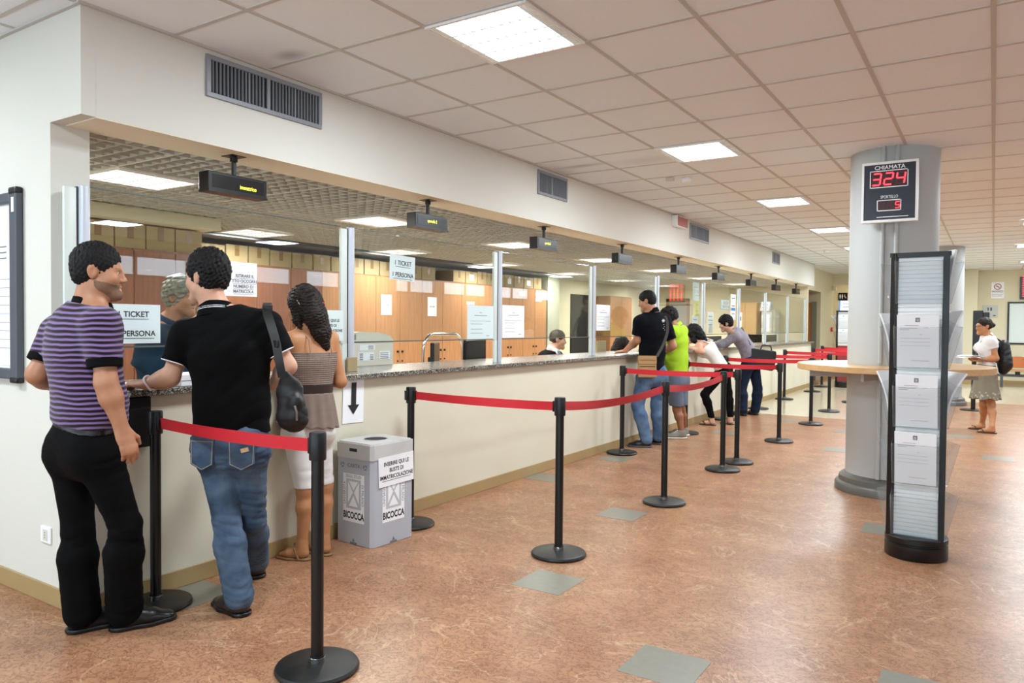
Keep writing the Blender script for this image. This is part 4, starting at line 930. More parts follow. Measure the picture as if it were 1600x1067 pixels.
def field(shapes, h, kg=.02, disp=None, margin=.03):
    """shapes = list of Shape, blended with each other by kg; returns grid, origin"""
    lo = np.full(3, 1e9); hi = -lo
    for s_ in shapes:
        for kind, d, k, sub in s_.p:
            if kind == 'cut' or sub: continue
            a, b = prim_box(kind, d, margin); lo = np.minimum(lo, a); hi = np.maximum(hi, b)
    n = np.ceil((hi-lo)/h).astype(int)+1
    ax = [lo[i]+h*np.arange(n[i]) for i in range(3)]
    T = np.full(n, 1.0, np.float32)
    for s_ in shapes:
        Fd = np.full(n, 1.0, np.float32)
        for kind, d, k, sub in s_.p:
            if kind == 'cut':
                p, nn = d
                dd = ((ax[0]-p[0])*nn[0])[:, None, None]+((ax[1]-p[1])*nn[1])[None, :, None]+((ax[2]-p[2])*nn[2])[None, None, :]
                np.maximum(Fd, dd.astype(np.float32), out=Fd); continue
            a, b = prim_box(kind, d, margin+k); i0 = np.maximum(((a-lo)/h).astype(int), 0); i1 = np.minimum(((b-lo)/h).astype(int)+2, n)
            if (i1 <= i0).any(): continue
            sl = tuple(slice(i0[i], i1[i]) for i in range(3))
            D_ = prim_eval(kind, d, ax[0][sl[0]].astype(np.float32)[:, None, None], ax[1][sl[1]].astype(np.float32)[None, :, None], ax[2][sl[2]].astype(np.float32)[None, None, :])
            O = Fd[sl]
            if sub:
                D_ = -D_
                if k > 0:
                    hh = np.maximum(k-np.abs(O-D_), 0)/k; Fd[sl] = np.maximum(O, D_)+hh*hh*k*.25
                else: Fd[sl] = np.maximum(O, D_)
            elif k > 0:
                hh = np.maximum(k-np.abs(O-D_), 0)/k; Fd[sl] = np.minimum(O, D_)-hh*hh*k*.25
            else: Fd[sl] = np.minimum(O, D_)
        if kg > 0 and len(shapes) > 1:
            hh = np.maximum(kg-np.abs(T-Fd), 0)/kg; T = np.minimum(T, Fd)-hh*hh*kg*.25
        else: T = np.minimum(T, Fd)
    if disp is not None:
        idx = np.nonzero(np.abs(T) < .03)
        T[idx] += disp(ax[0][idx[0]], ax[1][idx[1]], ax[2][idx[2]])
    return T, lo
CORN = np.array([(i, j, k) for i in (0, 1) for j in (0, 1) for k in (0, 1)])
EDG = [(a, b) for a in range(8) for b in range(a+1, 8) if np.abs(CORN[a]-CORN[b]).sum() == 1]
def net(F, lo, h):
    """surface nets: vertices and quads of the zero level"""
    S_ = F < 0; n = np.array(F.shape)
    cnt = np.zeros(n-1, np.int8)
    for i, j, k in CORN: cnt += S_[i:n[0]-1+i, j:n[1]-1+j, k:n[2]-1+k]
    act = np.nonzero((cnt > 0) & (cnt < 8)); Mn = len(act[0])
    idx = np.full(n-1, -1, np.int32); idx[act] = np.arange(Mn)
    ijk = np.stack(act, -1); vals = np.stack([F[ijk[:, 0]+c[0], ijk[:, 1]+c[1], ijk[:, 2]+c[2]] for c in CORN], -1)
    acc = np.zeros((Mn, 3)); num = np.zeros(Mn)
    for a, b in EDG:
        va, vb = vals[:, a], vals[:, b]; m_ = (va < 0) != (vb < 0)
        t = np.where(m_, va/np.where(m_, va-vb, 1), 0)[:, None]
        acc += m_[:, None]*(CORN[a]+t*(CORN[b]-CORN[a])); num += m_
    P = lo+h*(ijk+acc/num[:, None])
    Q = []
    for ax_ in range(3):
        u, v = (ax_+1) % 3, (ax_+2) % 3
        s0 = [slice(None)]*3; s1 = [slice(None)]*3; s0[ax_] = slice(0, n[ax_]-1); s1[ax_] = slice(1, n[ax_])
        A, Bv = S_[tuple(s0)], S_[tuple(s1)]
        e = np.nonzero(A != Bv); E_ = np.stack(e, -1)
        ok = (E_[:, u] > 0) & (E_[:, v] > 0) & (E_[:, u] < n[u]-1) & (E_[:, v] < n[v]-1); E_ = E_[ok]
        ins_ = A[tuple(E_.T)]
        def at(du, dv):
            q = E_.copy(); q[:, u] += du; q[:, v] += dv; return idx[tuple(q.T)]
        q = np.stack([at(-1, -1), at(0, -1), at(0, 0), at(-1, 0)], -1)
        q[~ins_] = q[~ins_][:, ::-1]; Q.append(q)
    return P, np.concatenate(Q)
def sdf_obj(name, shapes, h, m, parent, kg=.02, disp=None, relax=1):
    F, lo = field(shapes, h, kg, disp)
    P, Q = net(F, lo, h)
    for _ in range(relax):   # light Laplacian smoothing along the quads
        s_ = np.zeros_like(P); c_ = np.zeros(len(P))
        for a, b in ((0, 1), (1, 2), (2, 3), (3, 0)):
            np.add.at(s_, Q[:, a], P[Q[:, b]]); np.add.at(s_, Q[:, b], P[Q[:, a]]); np.add.at(c_, Q[:, a], 1); np.add.at(c_, Q[:, b], 1)
        P = P*.5+.5*s_/np.maximum(c_, 1)[:, None]
    me = bpy.data.meshes.new(name); me.vertices.add(len(P)); me.vertices.foreach_set('co', P.astype(np.float32).ravel())
    me.loops.add(Q.size); me.loops.foreach_set('vertex_index', Q.astype(np.int32).ravel())
    me.polygons.add(len(Q)); me.polygons.foreach_set('loop_start', np.arange(0, Q.size, 4, dtype=np.int32)); me.polygons.foreach_set('loop_total', np.full(len(Q), 4, np.int32))
    me.update(calc_edges=True); me.validate(); me.shade_smooth(); me.materials.append(m)
    o = bpy.data.objects.new(name, me); COL.objects.link(o); o.parent = parent
    return o
# ---------------------------------------------------------------- skeleton
class Body:
    def __init__(s, J, hf, hu=(0, 0, 1), hs=1.0, tw=1.0, td=1.0, lm=1.0, am=1.0, fem=False):
        s.J = J = {k: V3(v) for k, v in J.items()}; s.hs, s.tw, s.td, s.lm, s.am, s.fem = hs, tw, td, lm, am, fem
        f_ = nrm(hf); u_ = V3(hu); u_ = nrm(u_-f_*(u_@f_)); l_ = np.cross(u_, f_)
        s.HF = np.stack([l_, f_, u_])          # rows: left, forward, up
        s.sh = nrm(J['sL']-J['sR']); s.up = nrm(J['nk']-J['pe']); s.fw = nrm(np.cross(s.sh, s.up)*1.0)
        s.hp = nrm(J['hL']-J['hR']); s.hfw = nrm(np.cross(s.hp, nrm(J['wa']-J['pe'])))
    def H(s, l, f_, u_): return s.J['hc']+s.hs*(s.HF.T @ np.array([l, f_, u_]))
    def head(s, detail=True):
        q = Shape(); H = s.H; k = s.hs; e = lambda c, r, kk=.02, sub=False: q.ell(H(*c), np.array(r)*k, s.HF, kk, sub)
        e((0, -.012, .040), (.074, .094, .082)); e((0, .022, -.028), (.059, .068, .078), .03)
        q.rc(H(-.040, .02, -.058), H(0, .070, -.094), .022*k, .019*k, .03); q.rc(H(.040, .02, -.058), H(0, .070, -.094), .022*k, .019*k, .03)
        q.rc(H(0, -.018, -.05), H(0, -.03, -.12), .052*k, .054*k, .03)
        if detail:
            q.rc(H(-.034, .074, .022), H(.034, .074, .022), .013*k, .013*k, .02)          # brow
            for sx in (-1, 1): e((sx*.031, .097, .003), (.016, .0135, .0085), .010, True)     # eye sockets
            for sx in (-1, 1): e((sx*.040, .058, -.025), (.020, .022, .020), .03)           # cheeks
            q.rc(H(0, .083, .012), H(0, .104, -.025), .0085*k, .0115*k, .016)              # nose
            for sx in (-1, 1): e((sx*.011, .096, -.031), (.009, .011, .008), .008)
            e((0, .083, -.056), (.024, .011, .0075), .008); e((0, .081, -.067), (.021, .011, .0085), .008)
            e((0, .095, -.0615), (.024, .010, .0022), .003, True)
            e((0, .075, -.094), (.020, .017, .016), .02)
        for sx in (-1, 1):
            R = s.HF.copy(); e((sx*.072, -.010, -.002), (.010, .018, .031), .008); e((sx*.078, -.019, .006), (.007, .013, .022), .006)
            if detail: e((sx*.086, -.006, .003), (.009, .009, .018), .005, True)
        return q
    def neck(s):
        J = s.J; q = Shape(); r = .050 if s.fem else .058
        q.rc(s.H(0, -.02, -.075), J['nk'], r*s.hs, (r+.006)*s.hs, .03)
        q.rc(J['nk'], J['sL']*.72+J['nk']*.28+np.array([0, 0, .0]), .050, .042, .05); q.rc(J['nk'], J['sR']*.72+J['nk']*.28, .050, .042, .05)
        return q
    def torso(s, o=0.0, belly=0):
        J = s.J; q = Shape(); w, d = s.tw, s.td; n, m_ = s.fw, s.hfw
        wa = .118 if s.fem else .138
        uc = (J['sL']+J['sR'])/2*.75+J['ch']*.25
        q.rc(J['pe'], J['wa'], .150*w+o, wa*w+o, .05, m_, .70*d)
        q.rc(J['wa'], J['ch'], wa*w+o, .152*w+o, .05, n, .70*d)
        q.rc(J['ch'], uc, .152*w+o, .125*w+o, .05, n, .68*d)
        q.rc(J['sL']-s.sh*.03-s.up*.02, J['sR']+s.sh*.03-s.up*.02, .058+o, .058+o, .06, n, .95)
        q.rc(J['nk']-s.up*.02, J['sL'], .052+o*.7, .046+o, .05); q.rc(J['nk']-s.up*.02, J['sR'], .052+o*.7, .046+o, .05)
        if belly: q.ell(J['wa']*.8+J['pe']*.2+s.fw*belly, (.12*w+o, .10+o, .13), np.stack([s.sh, s.fw, s.up]), .06)
        if s.fem:
            for sx in (-1, 1): q.ell(J['ch']+s.fw*.085*d+s.sh*sx*.068-s.up*.01, (.058+o, .05+o, .055+o), None, .04)
        return q
    def arm(s, S_, o=0.0, upto=None, k=.03):
        J = s.J; q = Shape(); a = s.am
        q.rc(J['s'+S_], J['e'+S_], .053*a+o, .042*a+o, k)
        q.rc(J['e'+S_], J['w'+S_]*.3+J['e'+S_]*.7, .041*a+o, .043*a+o, k); q.rc(J['w'+S_]*.3+J['e'+S_]*.7, J['w'+S_], .043*a+o, .027*a+o, k)
        return q
    def leg(s, S_, o=0.0, o2=None, k=.03):
        """o loosens the thigh, o2 the hem"""
        J = s.J; q = Shape(); l = s.lm; o2 = o if o2 is None else o2; h_, kn, an = J['h'+S_], J['k'+S_], J['a'+S_]
        q.rc(h_, kn, .088*l+o, .058*l+o, k); ca = kn*.68+an*.32; bk = nrm(np.cross(np.cross(kn-h_, s.hfw), kn-h_))*-.0
        om = (o+o2)/2
        q.rc(kn, ca, .056*l+o, .056*l+om, k); q.rc(ca-s.hfw*.012, an, .055*l+om, .038*l+o2, k)
        return q
    def hips(s, o=0.0):
        J = s.J; q = Shape()
        q.rc(J['pe'], J['pe']*.4+J['wa']*.6, .148*s.tw+o, .132*s.tw+o, .05, s.hfw, .72*s.td)
        for S_ in 'LR': q.ell(J['h'+S_]-s.hfw*(.048 if s.fem else .034)+np.array([0, 0, .03]), (.083*s.lm+o*.8, .083*s.lm+o*.8, .10*s.lm+o), None, .07)
        q.rc(J['hL'], J['hR'], .082*s.lm+o, .082*s.lm+o, .05)
        return q
    def hand(s, S_, curl=.5, n=None, thumb_up=None, sp=.0, r=1.0):
        J = s.J; w_ = J['w'+S_]; d = nrm(J['f'+S_]-w_); q = Shape()
        n = V3(n if n is not None else s.fw); n = nrm(n-d*(n@d)); lat = np.cross(d, n)
        if thumb_up is not None and lat @ V3(thumb_up) < 0: lat = -lat
        q.rc(w_-d*.01, w_+d*.03, .026*r, .031*r, .02, n, .62); q.rc(w_+d*.03, w_+d*.078, .034*r, .038*r, .02, n, .42)
        for i, L_ in enumerate((.070, .078, .072, .058)):
            b0 = w_+d*(.084-.005*abs(i-1))+lat*(.028-.019*i); a0 = curl*.55; p = b0; rr = .0092*r
            for j, (fr_, aa) in enumerate(((.45, a0), (.32, a0+curl*.7), (.25, a0+curl*1.3))):
                dd = nrm(d*math.cos(aa)+n*math.sin(aa)+lat*sp*(1.5-i)); p2 = p+dd*L_*fr_*r; q.rc(p, p2, rr, rr*.93, .006); p = p2; rr *= .92
        b0 = w_+d*.022+lat*.026*r; d1 = nrm(d*.62+lat*.62+n*.35); p = b0+d1*.045*r; q.rc(b0, p, .0135*r, .0115*r, .012); q.rc(p, p+nrm(d*.85+lat*.2+n*.4)*.032*r, .0112*r, .009*r, .006)
        return q
    def foot(s, S_, o=0.0, bare=True):
        J = s.J; he, to, an = J['he'+S_], J['to'+S_], J['a'+S_]; d = nrm((to-he)*np.array([1, 1, 0])); L_ = np.linalg.norm(to-he); q = Shape(); z = np.array([0, 0, 1.]); o = o-(.007 if s.fem else 0)
        q.rc(he+d*.045+z*(.036), he+d*L_*.62+z*.034, .035+o, .042+o, .02, z, .8); q.rc(he+d*L_*.62+z*.030, he+d*(L_-.038)+z*.022, .042+o, .033+o, .02, z, .62)
        q.rc(an+z*.02, he+d*.07+z*.045, .037*s.lm+o, .038+o, .03); q.rc(an-z*.01, he+d*L_*.5+z*.038, .033+o, .026+o, .04)
        q.cut((0, 0, .004), (0, 0, -1))
        return q
    def hair(s, o=.010, line=.066, nape=-.07, back=.0, side=-.02, vol=0.0):
        """short hair: shell over the skull kept above the hairline and behind the ears"""
        q = Shape(); H = s.H; k = s.hs
        q.ell(H(0, -.014, .044), np.array([.074+o*.9, .094+o+vol*.3, .082+o+vol])*k, s.HF, .02)
        q.ell(H(0, -.045, -.005), np.array([.060+o*.6, .055+o*.7, .075])*k, s.HF, .03)
        # face opening
        q.ell(H(0, .108, -.012), np.array([.078, .060, line+.010])*k, s.HF, .012, True)
        q.ell(H(0, .085, -.06), np.array([.095, .070, .075])*k, s.HF, .012, True)
        for sx in (-1, 1): q.ell(H(sx*.088, .0, -.012), np.array([.022, .030, .036])*k, s.HF, .008, True)
        q.cut(H(0, 0, nape), -s.HF[2]-s.HF[1]*.35)
        return q
def wrinkle(amp, sc, dirv=(0, 0, 1), seed=0, zones=None, floor_=.25):
    """cloth folds: creases across dirv, strongest in the height zones (z, half-width)"""
    d = nrm(dirv); rs = np.random.RandomState(seed); ph = rs.rand(8)*6.28; a = nrm(np.cross(d, (.3, .8, .2))); b = np.cross(d, a)
    def f_(X, Y, Z):
        t = X*d[0]+Y*d[1]+Z*d[2]; u = X*a[0]+Y*a[1]+Z*a[2]; v = X*b[0]+Y*b[1]+Z*b[2]
        p1 = t*sc+u*sc*.45*np.sin(ph[6])+3.6*np.sin(u*9+t*4+ph[0])+3.0*np.sin(v*11+t*5+ph[1]); p2 = t*sc*1.7-u*sc*.5+3.0*np.sin(u*15+ph[2])+3*np.sin(v*13+t*8+ph[3])
        wv = (1-2*np.abs(np.sin(p1*.5))**.8)*.6+(1-2*np.abs(np.sin(p2*.5))**.8)*.4
        m_ = np.clip(.45+.55*np.sin(u*8+t*7+ph[4])*np.sin(v*7-t*6+ph[5])+.25, 0, 1)
        g_ = floor_
        if zones:
            for z0, wz in zones: g_ = np.maximum(g_, np.exp(-((Z-z0)/wz)**2))
        else: g_ = 1
        return (amp*wv*m_*g_).astype(np.float32)
    return f_
def curls(amp, sc, seed=0):
    rs = np.random.RandomState(seed); K = rs.randn(6, 3); K = K/np.linalg.norm(K, axis=1)[:, None]*sc; ph = rs.rand(6)*6.28
    def f_(X, Y, Z):
        v = 0
        for i in range(6): v = v+np.sin(X*K[i, 0]+Y*K[i, 1]+Z*K[i, 2]+ph[i]+.8*np.sin(X*K[i-1, 1]*.6+Z*K[i-1, 0]*.6))
        return (amp*v/2.4).astype(np.float32)
    return f_
def eyes(Bd, parent, iris='3a2618'):
    k = Bd.hs
    for sx in (-1, 1):
        b = B(); c = Bd.H(sx*.031, .0735, .004); Mx = Matrix([list(r) for r in Bd.HF.T]).to_4x4()
        b.sphere(c, .0120*k, u=16, v=12)
        o = b.build('eye', M['eye_white'], parent)
        b = B(); c2 = Bd.H(sx*.031, .0735+.0092, .004); b.sphere(c2, (.0056*k, .0036*k, .0056*k), M=Mx, u=12, v=8); b.build('iris', mat('iris', iris, .2), o)
        q = Shape(); q.rc(Bd.H(sx*.015, .0865, .0205), Bd.H(sx*.047, .076, .0225), .0042*k, .003*k, 0)
        sdf_obj('eyebrow', [q], .002, M.get('brow'), parent, 0, curls(.0008, 500), 0)
def tilt(v, a):  # direction in the camera's ground frame: right, away, up
    r_ = np.array([.839, .544, 0]); f_ = np.array([-.544, .839, 0]); return nrm(r_*v[0]+f_*v[1]+np.array([0, 0, 1])*a)
M['eye_white'] = mat('eye_white', 'd9d2cb', .25)
M['brow'] = mat('eyebrow_hair', '1a120e', .7)
def skin(name, c, c2): return mat(name, c, .48, spec=.4, noise=.5, nscale=18, col2=c2, sss=.06)
def cloth(name, c, c2=None, rough=.85, bump=.25, bs=700, nscale=9): return mat(name, c, rough, spec=.12, bump=bump, bscale=bs, noise=.7 if c2 else 0, nscale=nscale, col2=c2)
M['skin_olive'] = skin('skin_olive', 'b07d5e', 'a06c50'); M['skin_pale'] = skin('skin_pale', 'c99a80', 'bd8a70'); M['skin_tan'] = skin('skin_tan', 'b98259', 'a8714c'); M['skin_dark'] = skin('skin_dark', '8f5a3c', '824f34')
M['hair_black'] = mat('black_hair', '080605', .62, spec=.25, bump=.8, bscale=420); M['hair_brown'] = mat('dark_brown_hair', '1c110c', .55, spec=.3, bump=.8, bscale=380); M['hair_grey'] = mat('grey_hair', '8d8878', .55, bump=.6, bscale=260, noise=.6, nscale=60, col2='5c584c')
M['black_denim'] = cloth('black_denim', '030304', '060608', bump=.6, bs=60); M['black_pique'] = cloth('black_pique', '030304', '060607', bs=1200); M['black_nylon'] = mat('black_nylon', '060608', .5, bump=.3, bscale=600)
M['leather_black'] = mat('black_leather', '060606', .32, bump=.2, bscale=120); M['leather_brown'] = mat('brown_leather', '2b1f1c', .38, bump=.2, bscale=120)
M['denim'] = cloth('washed_denim', '36465a', '62758b', nscale=7, bump=.8, bs=70); M['denim_light'] = cloth('light_denim', '43597a', '6f88a4', nscale=7, bump=.7, bs=70); M['denim_dark'] = cloth('dark_denim', '161f30', '222d42', bump=.6, bs=70)
PEOPLE = {
 'man1': ([0.239, -0.447, 0.0], {'pe':(0.005,-0.128,0.877), 'wa':(0.041,-0.134,1.08), 'ch':(0.038,-0.154,1.285), 'nk':(0.065,-0.131,1.482), 'hc':(0.088,-0.112,1.628), 'sR':(0.228,-0.171,1.398), 'sL':(-0.158,-0.16,1.361), 'eR':(0.266,-0.177,1.157), 'wR':(0.288,-0.121,0.952), 'fR':(0.319,-0.092,0.834), 'eL':(-0.162,-0.251,1.177), 'wL':(-0.259,-0.114,1.102), 'fL':(-0.264,-0.045,1.098), 'hR':(0.107,-0.123,0.816), 'hL':(-0.114,-0.124,0.793), 'kR':(0.151,-0.031,0.505), 'aR':(0.054,0.018,0.085), 'kL':(-0.088,-0.116,0.464), 'aL':(-0.084,-0.102,0.085), 'heL':(-0.098,-0.161,0), 'toL':(-0.034,0.102,0), 'heR':(0.033,-0.038,0), 'toR':(0.129,0.215,0)}),
 'man2': ([0.308, 0.199, 0.0], {'pe':(0.164,-0.186,0.823), 'wa':(0.161,-0.183,1.02), 'ch':(0.146,-0.187,1.261), 'nk':(0.088,-0.218,1.464), 'hc':(0.044,-0.241,1.634), 'sL':(-0.05,-0.287,1.357), 'sR':(0.296,-0.084,1.399), 'eL':(-0.078,-0.359,1.139), 'eR':(0.365,-0.01,1.198), 'wR':(0.148,0.072,1.085), 'fR':(0.039,0.097,1.071), 'hL':(0.099,-0.23,0.775), 'hR':(0.235,-0.142,0.776), 'kL':(0.176,-0.224,0.444), 'aL':(0.277,-0.227,0.085), 'kR':(0.168,-0.064,0.408), 'aR':(-0.102,0.169,0.085), 'wL':(-0.178,-0.432,1.107), 'fL':(-0.268,-0.442,1.103), 'heL':(0.336,-0.234,0), 'toL':(0.068,-0.203,0), 'heR':(-0.048,0.142,-0), 'toR':(-0.29,0.263,0)}),
 'woman1': ([0.171, 0.778, 0.0], {'pe':(-0.022,0.008,0.811), 'wa':(-0.006,0.024,1.02), 'ch':(-0.01,0.027,1.191), 'nk':(-0.023,0.023,1.354), 'hc':(-0.058,0.004,1.502), 'sL':(-0.045,-0.1,1.313), 'sR':(0.018,0.156,1.319), 'eL':(-0.095,-0.067,1.111), 'wL':(-0.335,0.051,1.066), 'fL':(-0.438,0.079,1.06), 'eR':(0.051,0.205,1.051), 'wR':(-0.176,0.273,1.061), 'fR':(-0.272,0.306,1.063), 'hL':(-0.043,-0.067,0.74), 'hR':(0.001,0.08,0.726), 'kL':(0.017,-0.049,0.416), 'kR':(0.033,0.093,0.42), 'aL':(0.014,-0.065,0.085), 'aR':(0.052,0.074,0.085), 'heL':(0.07,-0.046,0), 'toL':(-0.142,-0.119,0), 'heR':(0.112,0.072,0), 'toR':(-0.113,0.08,0)}),
 'man3': ([0.218, 5.907, 0.0], {'pe':(0.026,0.042,0.875), 'wa':(0.028,0.049,1.117), 'ch':(0.03,0.057,1.36), 'nk':(0.019,0.056,1.572), 'hc':(-0.034,0.025,1.7), 'sL':(-0.068,-0.099,1.457), 'sR':(0.113,0.209,1.475), 'eL':(-0.106,-0.094,1.238), 'eR':(0.194,0.278,1.17), 'wR':(0.017,0.4,1.1), 'fR':(-0.085,0.452,1.096), 'hL':(-0.021,-0.052,0.787), 'hR':(0.079,0.133,0.781), 'kL':(-0.085,-0.102,0.477), 'aL':(0.049,-0.141,0.085), 'kR':(0.063,0.125,0.468), 'aR':(0.089,0.148,0.085), 'wL':(-0.326,0.054,1.1), 'fL':(-0.434,0.028,1.09), 'heL':(0.107,-0.123,-0), 'toL':(-0.151,-0.203,0), 'heR':(0.146,0.133,0), 'toR':(-0.114,0.202,0)}),
 'man4': ([0.294, 6.765, 0.0], {'pe':(-0.043,-0.006,0.77), 'wa':(-0.047,-0.003,0.999), 'ch':(-0.059,-0.004,1.227), 'nk':(-0.063,-0.001,1.415), 'hc':(-0.14,-0.049,1.504), 'sL':(-0.061,-0.181,1.342), 'sR':(-0.042,0.153,1.35), 'eL':(-0.122,-0.191,1.124), 'wL':(-0.286,-0.036,1.075), 'fL':(-0.36,-0.025,1.064), 'eR':(-0.156,0.168,1.115), 'wR':(-0.293,0.138,1.087), 'fR':(-0.364,0.092,1.078), 'hL':(-0.04,-0.102,0.679), 'hR':(-0.035,0.068,0.668), 'kL':(-0.01,-0.056,0.352), 'aL':(0.073,-0.113,0.085), 'kR':(-0.011,0.086,0.339), 'aR':(0.012,0.148,0.085), 'heL':(0.121,-0.078,-0), 'toL':(-0.097,-0.237,0), 'heR':(0.072,0.151,0), 'toR':(-0.197,0.136,0)}),
 'girl': ([0.307, 8.239, 0.0], {'pe':(0.06,0.061,0.793), 'wa':(-0.012,0.018,0.931), 'ch':(-0.116,-0.045,1.087), 'nk':(-0.211,-0.104,1.196), 'hc':(-0.306,-0.162,1.297), 'sL':(-0.194,-0.261,1.126), 'sR':(-0.218,0.059,1.194), 'eL':(-0.12,-0.311,1.048), 'wL':(-0.347,-0.254,1.104), 'fL':(-0.411,-0.235,1.121), 'eR':(-0.353,0.038,1.041), 'wR':(-0.454,-0.086,1.07), 'fR':(-0.494,-0.111,1.079), 'hL':(0.049,-0.019,0.723), 'hR':(0.063,0.145,0.734), 'kL':(-0.124,-0.163,0.439), 'aL':(-0.018,-0.142,0.085), 'kR':(0.118,0.161,0.457), 'aR':(0.169,0.105,0.085), 'heL':(0.042,-0.138,0), 'toL':(-0.197,-0.154,0), 'heR':(0.223,0.08,0), 'toR':(0.006,0.182,0)}),
 'man5': ([0.328, 9.67, 0.0], {'pe':(0.042,0.053,0.892), 'wa':(-0.004,0.027,1.055), 'ch':(-0.093,-0.027,1.218), 'nk':(-0.198,-0.091,1.34), 'hc':(-0.296,-0.152,1.452), 'sL':(-0.116,-0.232,1.251), 'sR':(-0.202,0.096,1.319), 'eL':(-0.314,-0.34,1.107), 'wL':(-0.454,-0.192,1.111), 'fL':(-0.524,-0.167,1.109), 'eR':(-0.34,0.048,1.14), 'wR':(-0.52,0.051,1.136), 'fR':(-0.608,0.054,1.134), 'hL':(0.029,-0.043,0.782), 'hR':(0.068,0.15,0.796), 'kL':(-0.043,-0.088,0.424), 'aL':(-0.002,-0.152,0.085), 'kR':(0.144,0.153,0.418), 'aR':(0.13,0.065,0.085), 'heL':(0.056,-0.167,0), 'toL':(-0.206,-0.102,0), 'heR':(0.174,0.024,0), 'toR':(-0.025,0.206,0)}),
 'woman2': ([3.55, 9.781, 0.0], {'pe':(0.001,0.023,0.782), 'wa':(0.012,0.035,0.958), 'ch':(0.016,0.042,1.152), 'nk':(0.005,0.04,1.311), 'hc':(-0.034,0.018,1.442), 'sL':(0.059,-0.094,1.234), 'sR':(-0.002,0.189,1.256), 'eL':(0.114,-0.088,1.01), 'wL':(-0.068,-0.136,0.988), 'fL':(-0.163,-0.174,0.969), 'eR':(0.055,0.231,1.006), 'wR':(-0.1,0.022,0.99), 'fR':(-0.188,-0.071,0.973), 'hL':(0.018,-0.052,0.699), 'hR':(-0.013,0.095,0.688), 'kL':(0.076,-0.012,0.366), 'aL':(0.09,-0.197,0.085), 'kR':(-0.013,0.061,0.353), 'aR':(-0.027,0.209,0.085), 'heL':(0.149,-0.209,0), 'toL':(-0.081,-0.16,0), 'heR':(0.03,0.229,0), 'toR':(-0.192,0.151,0)}),
 'clerk1': ([-0.824, 0.442, 0.0], {'hc':(0.091,0.085,1.565), 'nk':(0.019,0.034,1.401), 'ch':(0.003,0.017,1.179), 'wa':(0.001,0.009,0.93), 'pe':(0,0,0.68), 'sR':(0.081,-0.107,1.313), 'sL':(-0.085,0.144,1.333), 'eR':(0.016,-0.119,1.136), 'wR':(0.071,0,1.109), 'fR':(0.104,0.08,1.09), 'eL':(-0.098,0.188,1.106), 'wL':(0.037,0.216,1.089), 'fL':(0.135,0.22,1.084), 'hR':(0.05,-0.075,0.65), 'hL':(-0.05,0.075,0.65), 'kR':(0.4,0.121,0.65), 'kL':(0.267,0.321,0.65), 'aR':(0.375,0.104,0.085), 'aL':(0.242,0.304,0.085), 'heR':(0.325,0.071,0), 'toR':(0.542,0.214,0), 'heL':(0.192,0.271,0), 'toL':(0.409,0.415,0)}),
 'clerk2': ([-1.152, 5.901, 0.0], {'hc':(0.102,0.087,1.222), 'nk':(0.05,0.049,1.09), 'ch':(0.013,0.019,0.868), 'wa':(0.006,0.01,0.699), 'pe':(0,0,0.53), 'sR':(0.031,-0.144,1.005), 'sL':(0.019,0.206,1.01), 'eR':(0.075,-0.182,0.75), 'wR':(0.216,0.027,0.697), 'fR':(0.261,0.115,0.685), 'eL':(0.07,0.291,0.741), 'wL':(0.235,0.337,0.695), 'fL':(0.328,0.338,0.692), 'hR':(0.003,-0.09,0.5), 'hL':(-0.003,0.09,0.5), 'kR':(0.404,-0.106,0.5), 'kL':(0.396,0.134,0.5), 'aR':(0.374,-0.107,0.085), 'aL':(0.366,0.133,0.085), 'heR':(0.314,-0.109,0), 'toR':(0.574,-0.1,0), 'heL':(0.306,0.131,0), 'toL':(0.566,0.139,0)}),
 'clerk3': ([-0.796, 7.153, 0.0], {'hc':(0.076,0.069,1.122), 'nk':(0.034,0.038,0.996), 'ch':(0.008,0.015,0.79), 'wa':(0.004,0.008,0.66), 'pe':(0,0,0.53), 'sR':(0.021,-0.14,0.922), 'sL':(0.021,0.195,0.928), 'eR':(0.048,-0.151,0.712), 'wR':(0.224,0.033,0.692), 'fR':(0.278,0.128,0.689), 'eL':(0.078,0.25,0.709), 'wL':(0.217,0.268,0.697), 'fL':(0.285,0.312,0.697), 'hR':(0,-0.09,0.5), 'hL':(0,0.09,0.5), 'kR':(0.4,-0.12,0.5), 'kL':(0.4,0.12,0.5), 'aR':(0.37,-0.12,0.085), 'aL':(0.37,0.12,0.085), 'heR':(0.31,-0.12,0), 'toR':(0.57,-0.12,0), 'heL':(0.31,0.12,0), 'toL':(0.57,0.12,0)}),
}
# ---------------------------------------------------------------- the people
def person(key, label, cat='person'):
    base, J = PEOPLE[key]
    return thing('person', label, cat, base), J, np.array(base)
def body_mesh(Bd, t, h, m, arms='LR', legs='LR', hands=None, detail=True, bare_feet=False):
    sh = [Bd.head(detail), Bd.neck(), Bd.torso(-.006)]
    for S_ in arms: sh.append(Bd.arm(S_))
    hip = Bd.hips(-.006); sh.append(hip)
    for S_ in legs:
        sh.append(Bd.leg(S_, -.004))
        if bare_feet: sh.append(Bd.foot(S_))
    for q in (hands or []): sh.append(q)
    return sdf_obj('body', sh, h, m, t, .018, None, 1)
def trousers(Bd, t, h, m, o=.010, o2=.02, amp=.003, sc=75, seed=1, top=.55, hem=.032, ohip=.012, name='trousers'):
    J = Bd.J; up = nrm(J['wa']-J['pe']); p = J['pe']*(1-top)+J['wa']*top
    hp = Bd.hips(ohip).cut(p, up); L_ = Bd.leg('L', o, o2).cut((0, 0, hem), (0, 0, -1)); R_ = Bd.leg('R', o, o2).cut((0, 0, hem), (0, 0, -1))
    return sdf_obj(name, [hp, L_, R_], h, m, t, .025, wrinkle(amp, sc, (0, 0, 1), seed, [(float(J['kL'][2])+.02, .13), (.12, .09), (float(J['hL'][2])-.02, .07)], .3), 1)
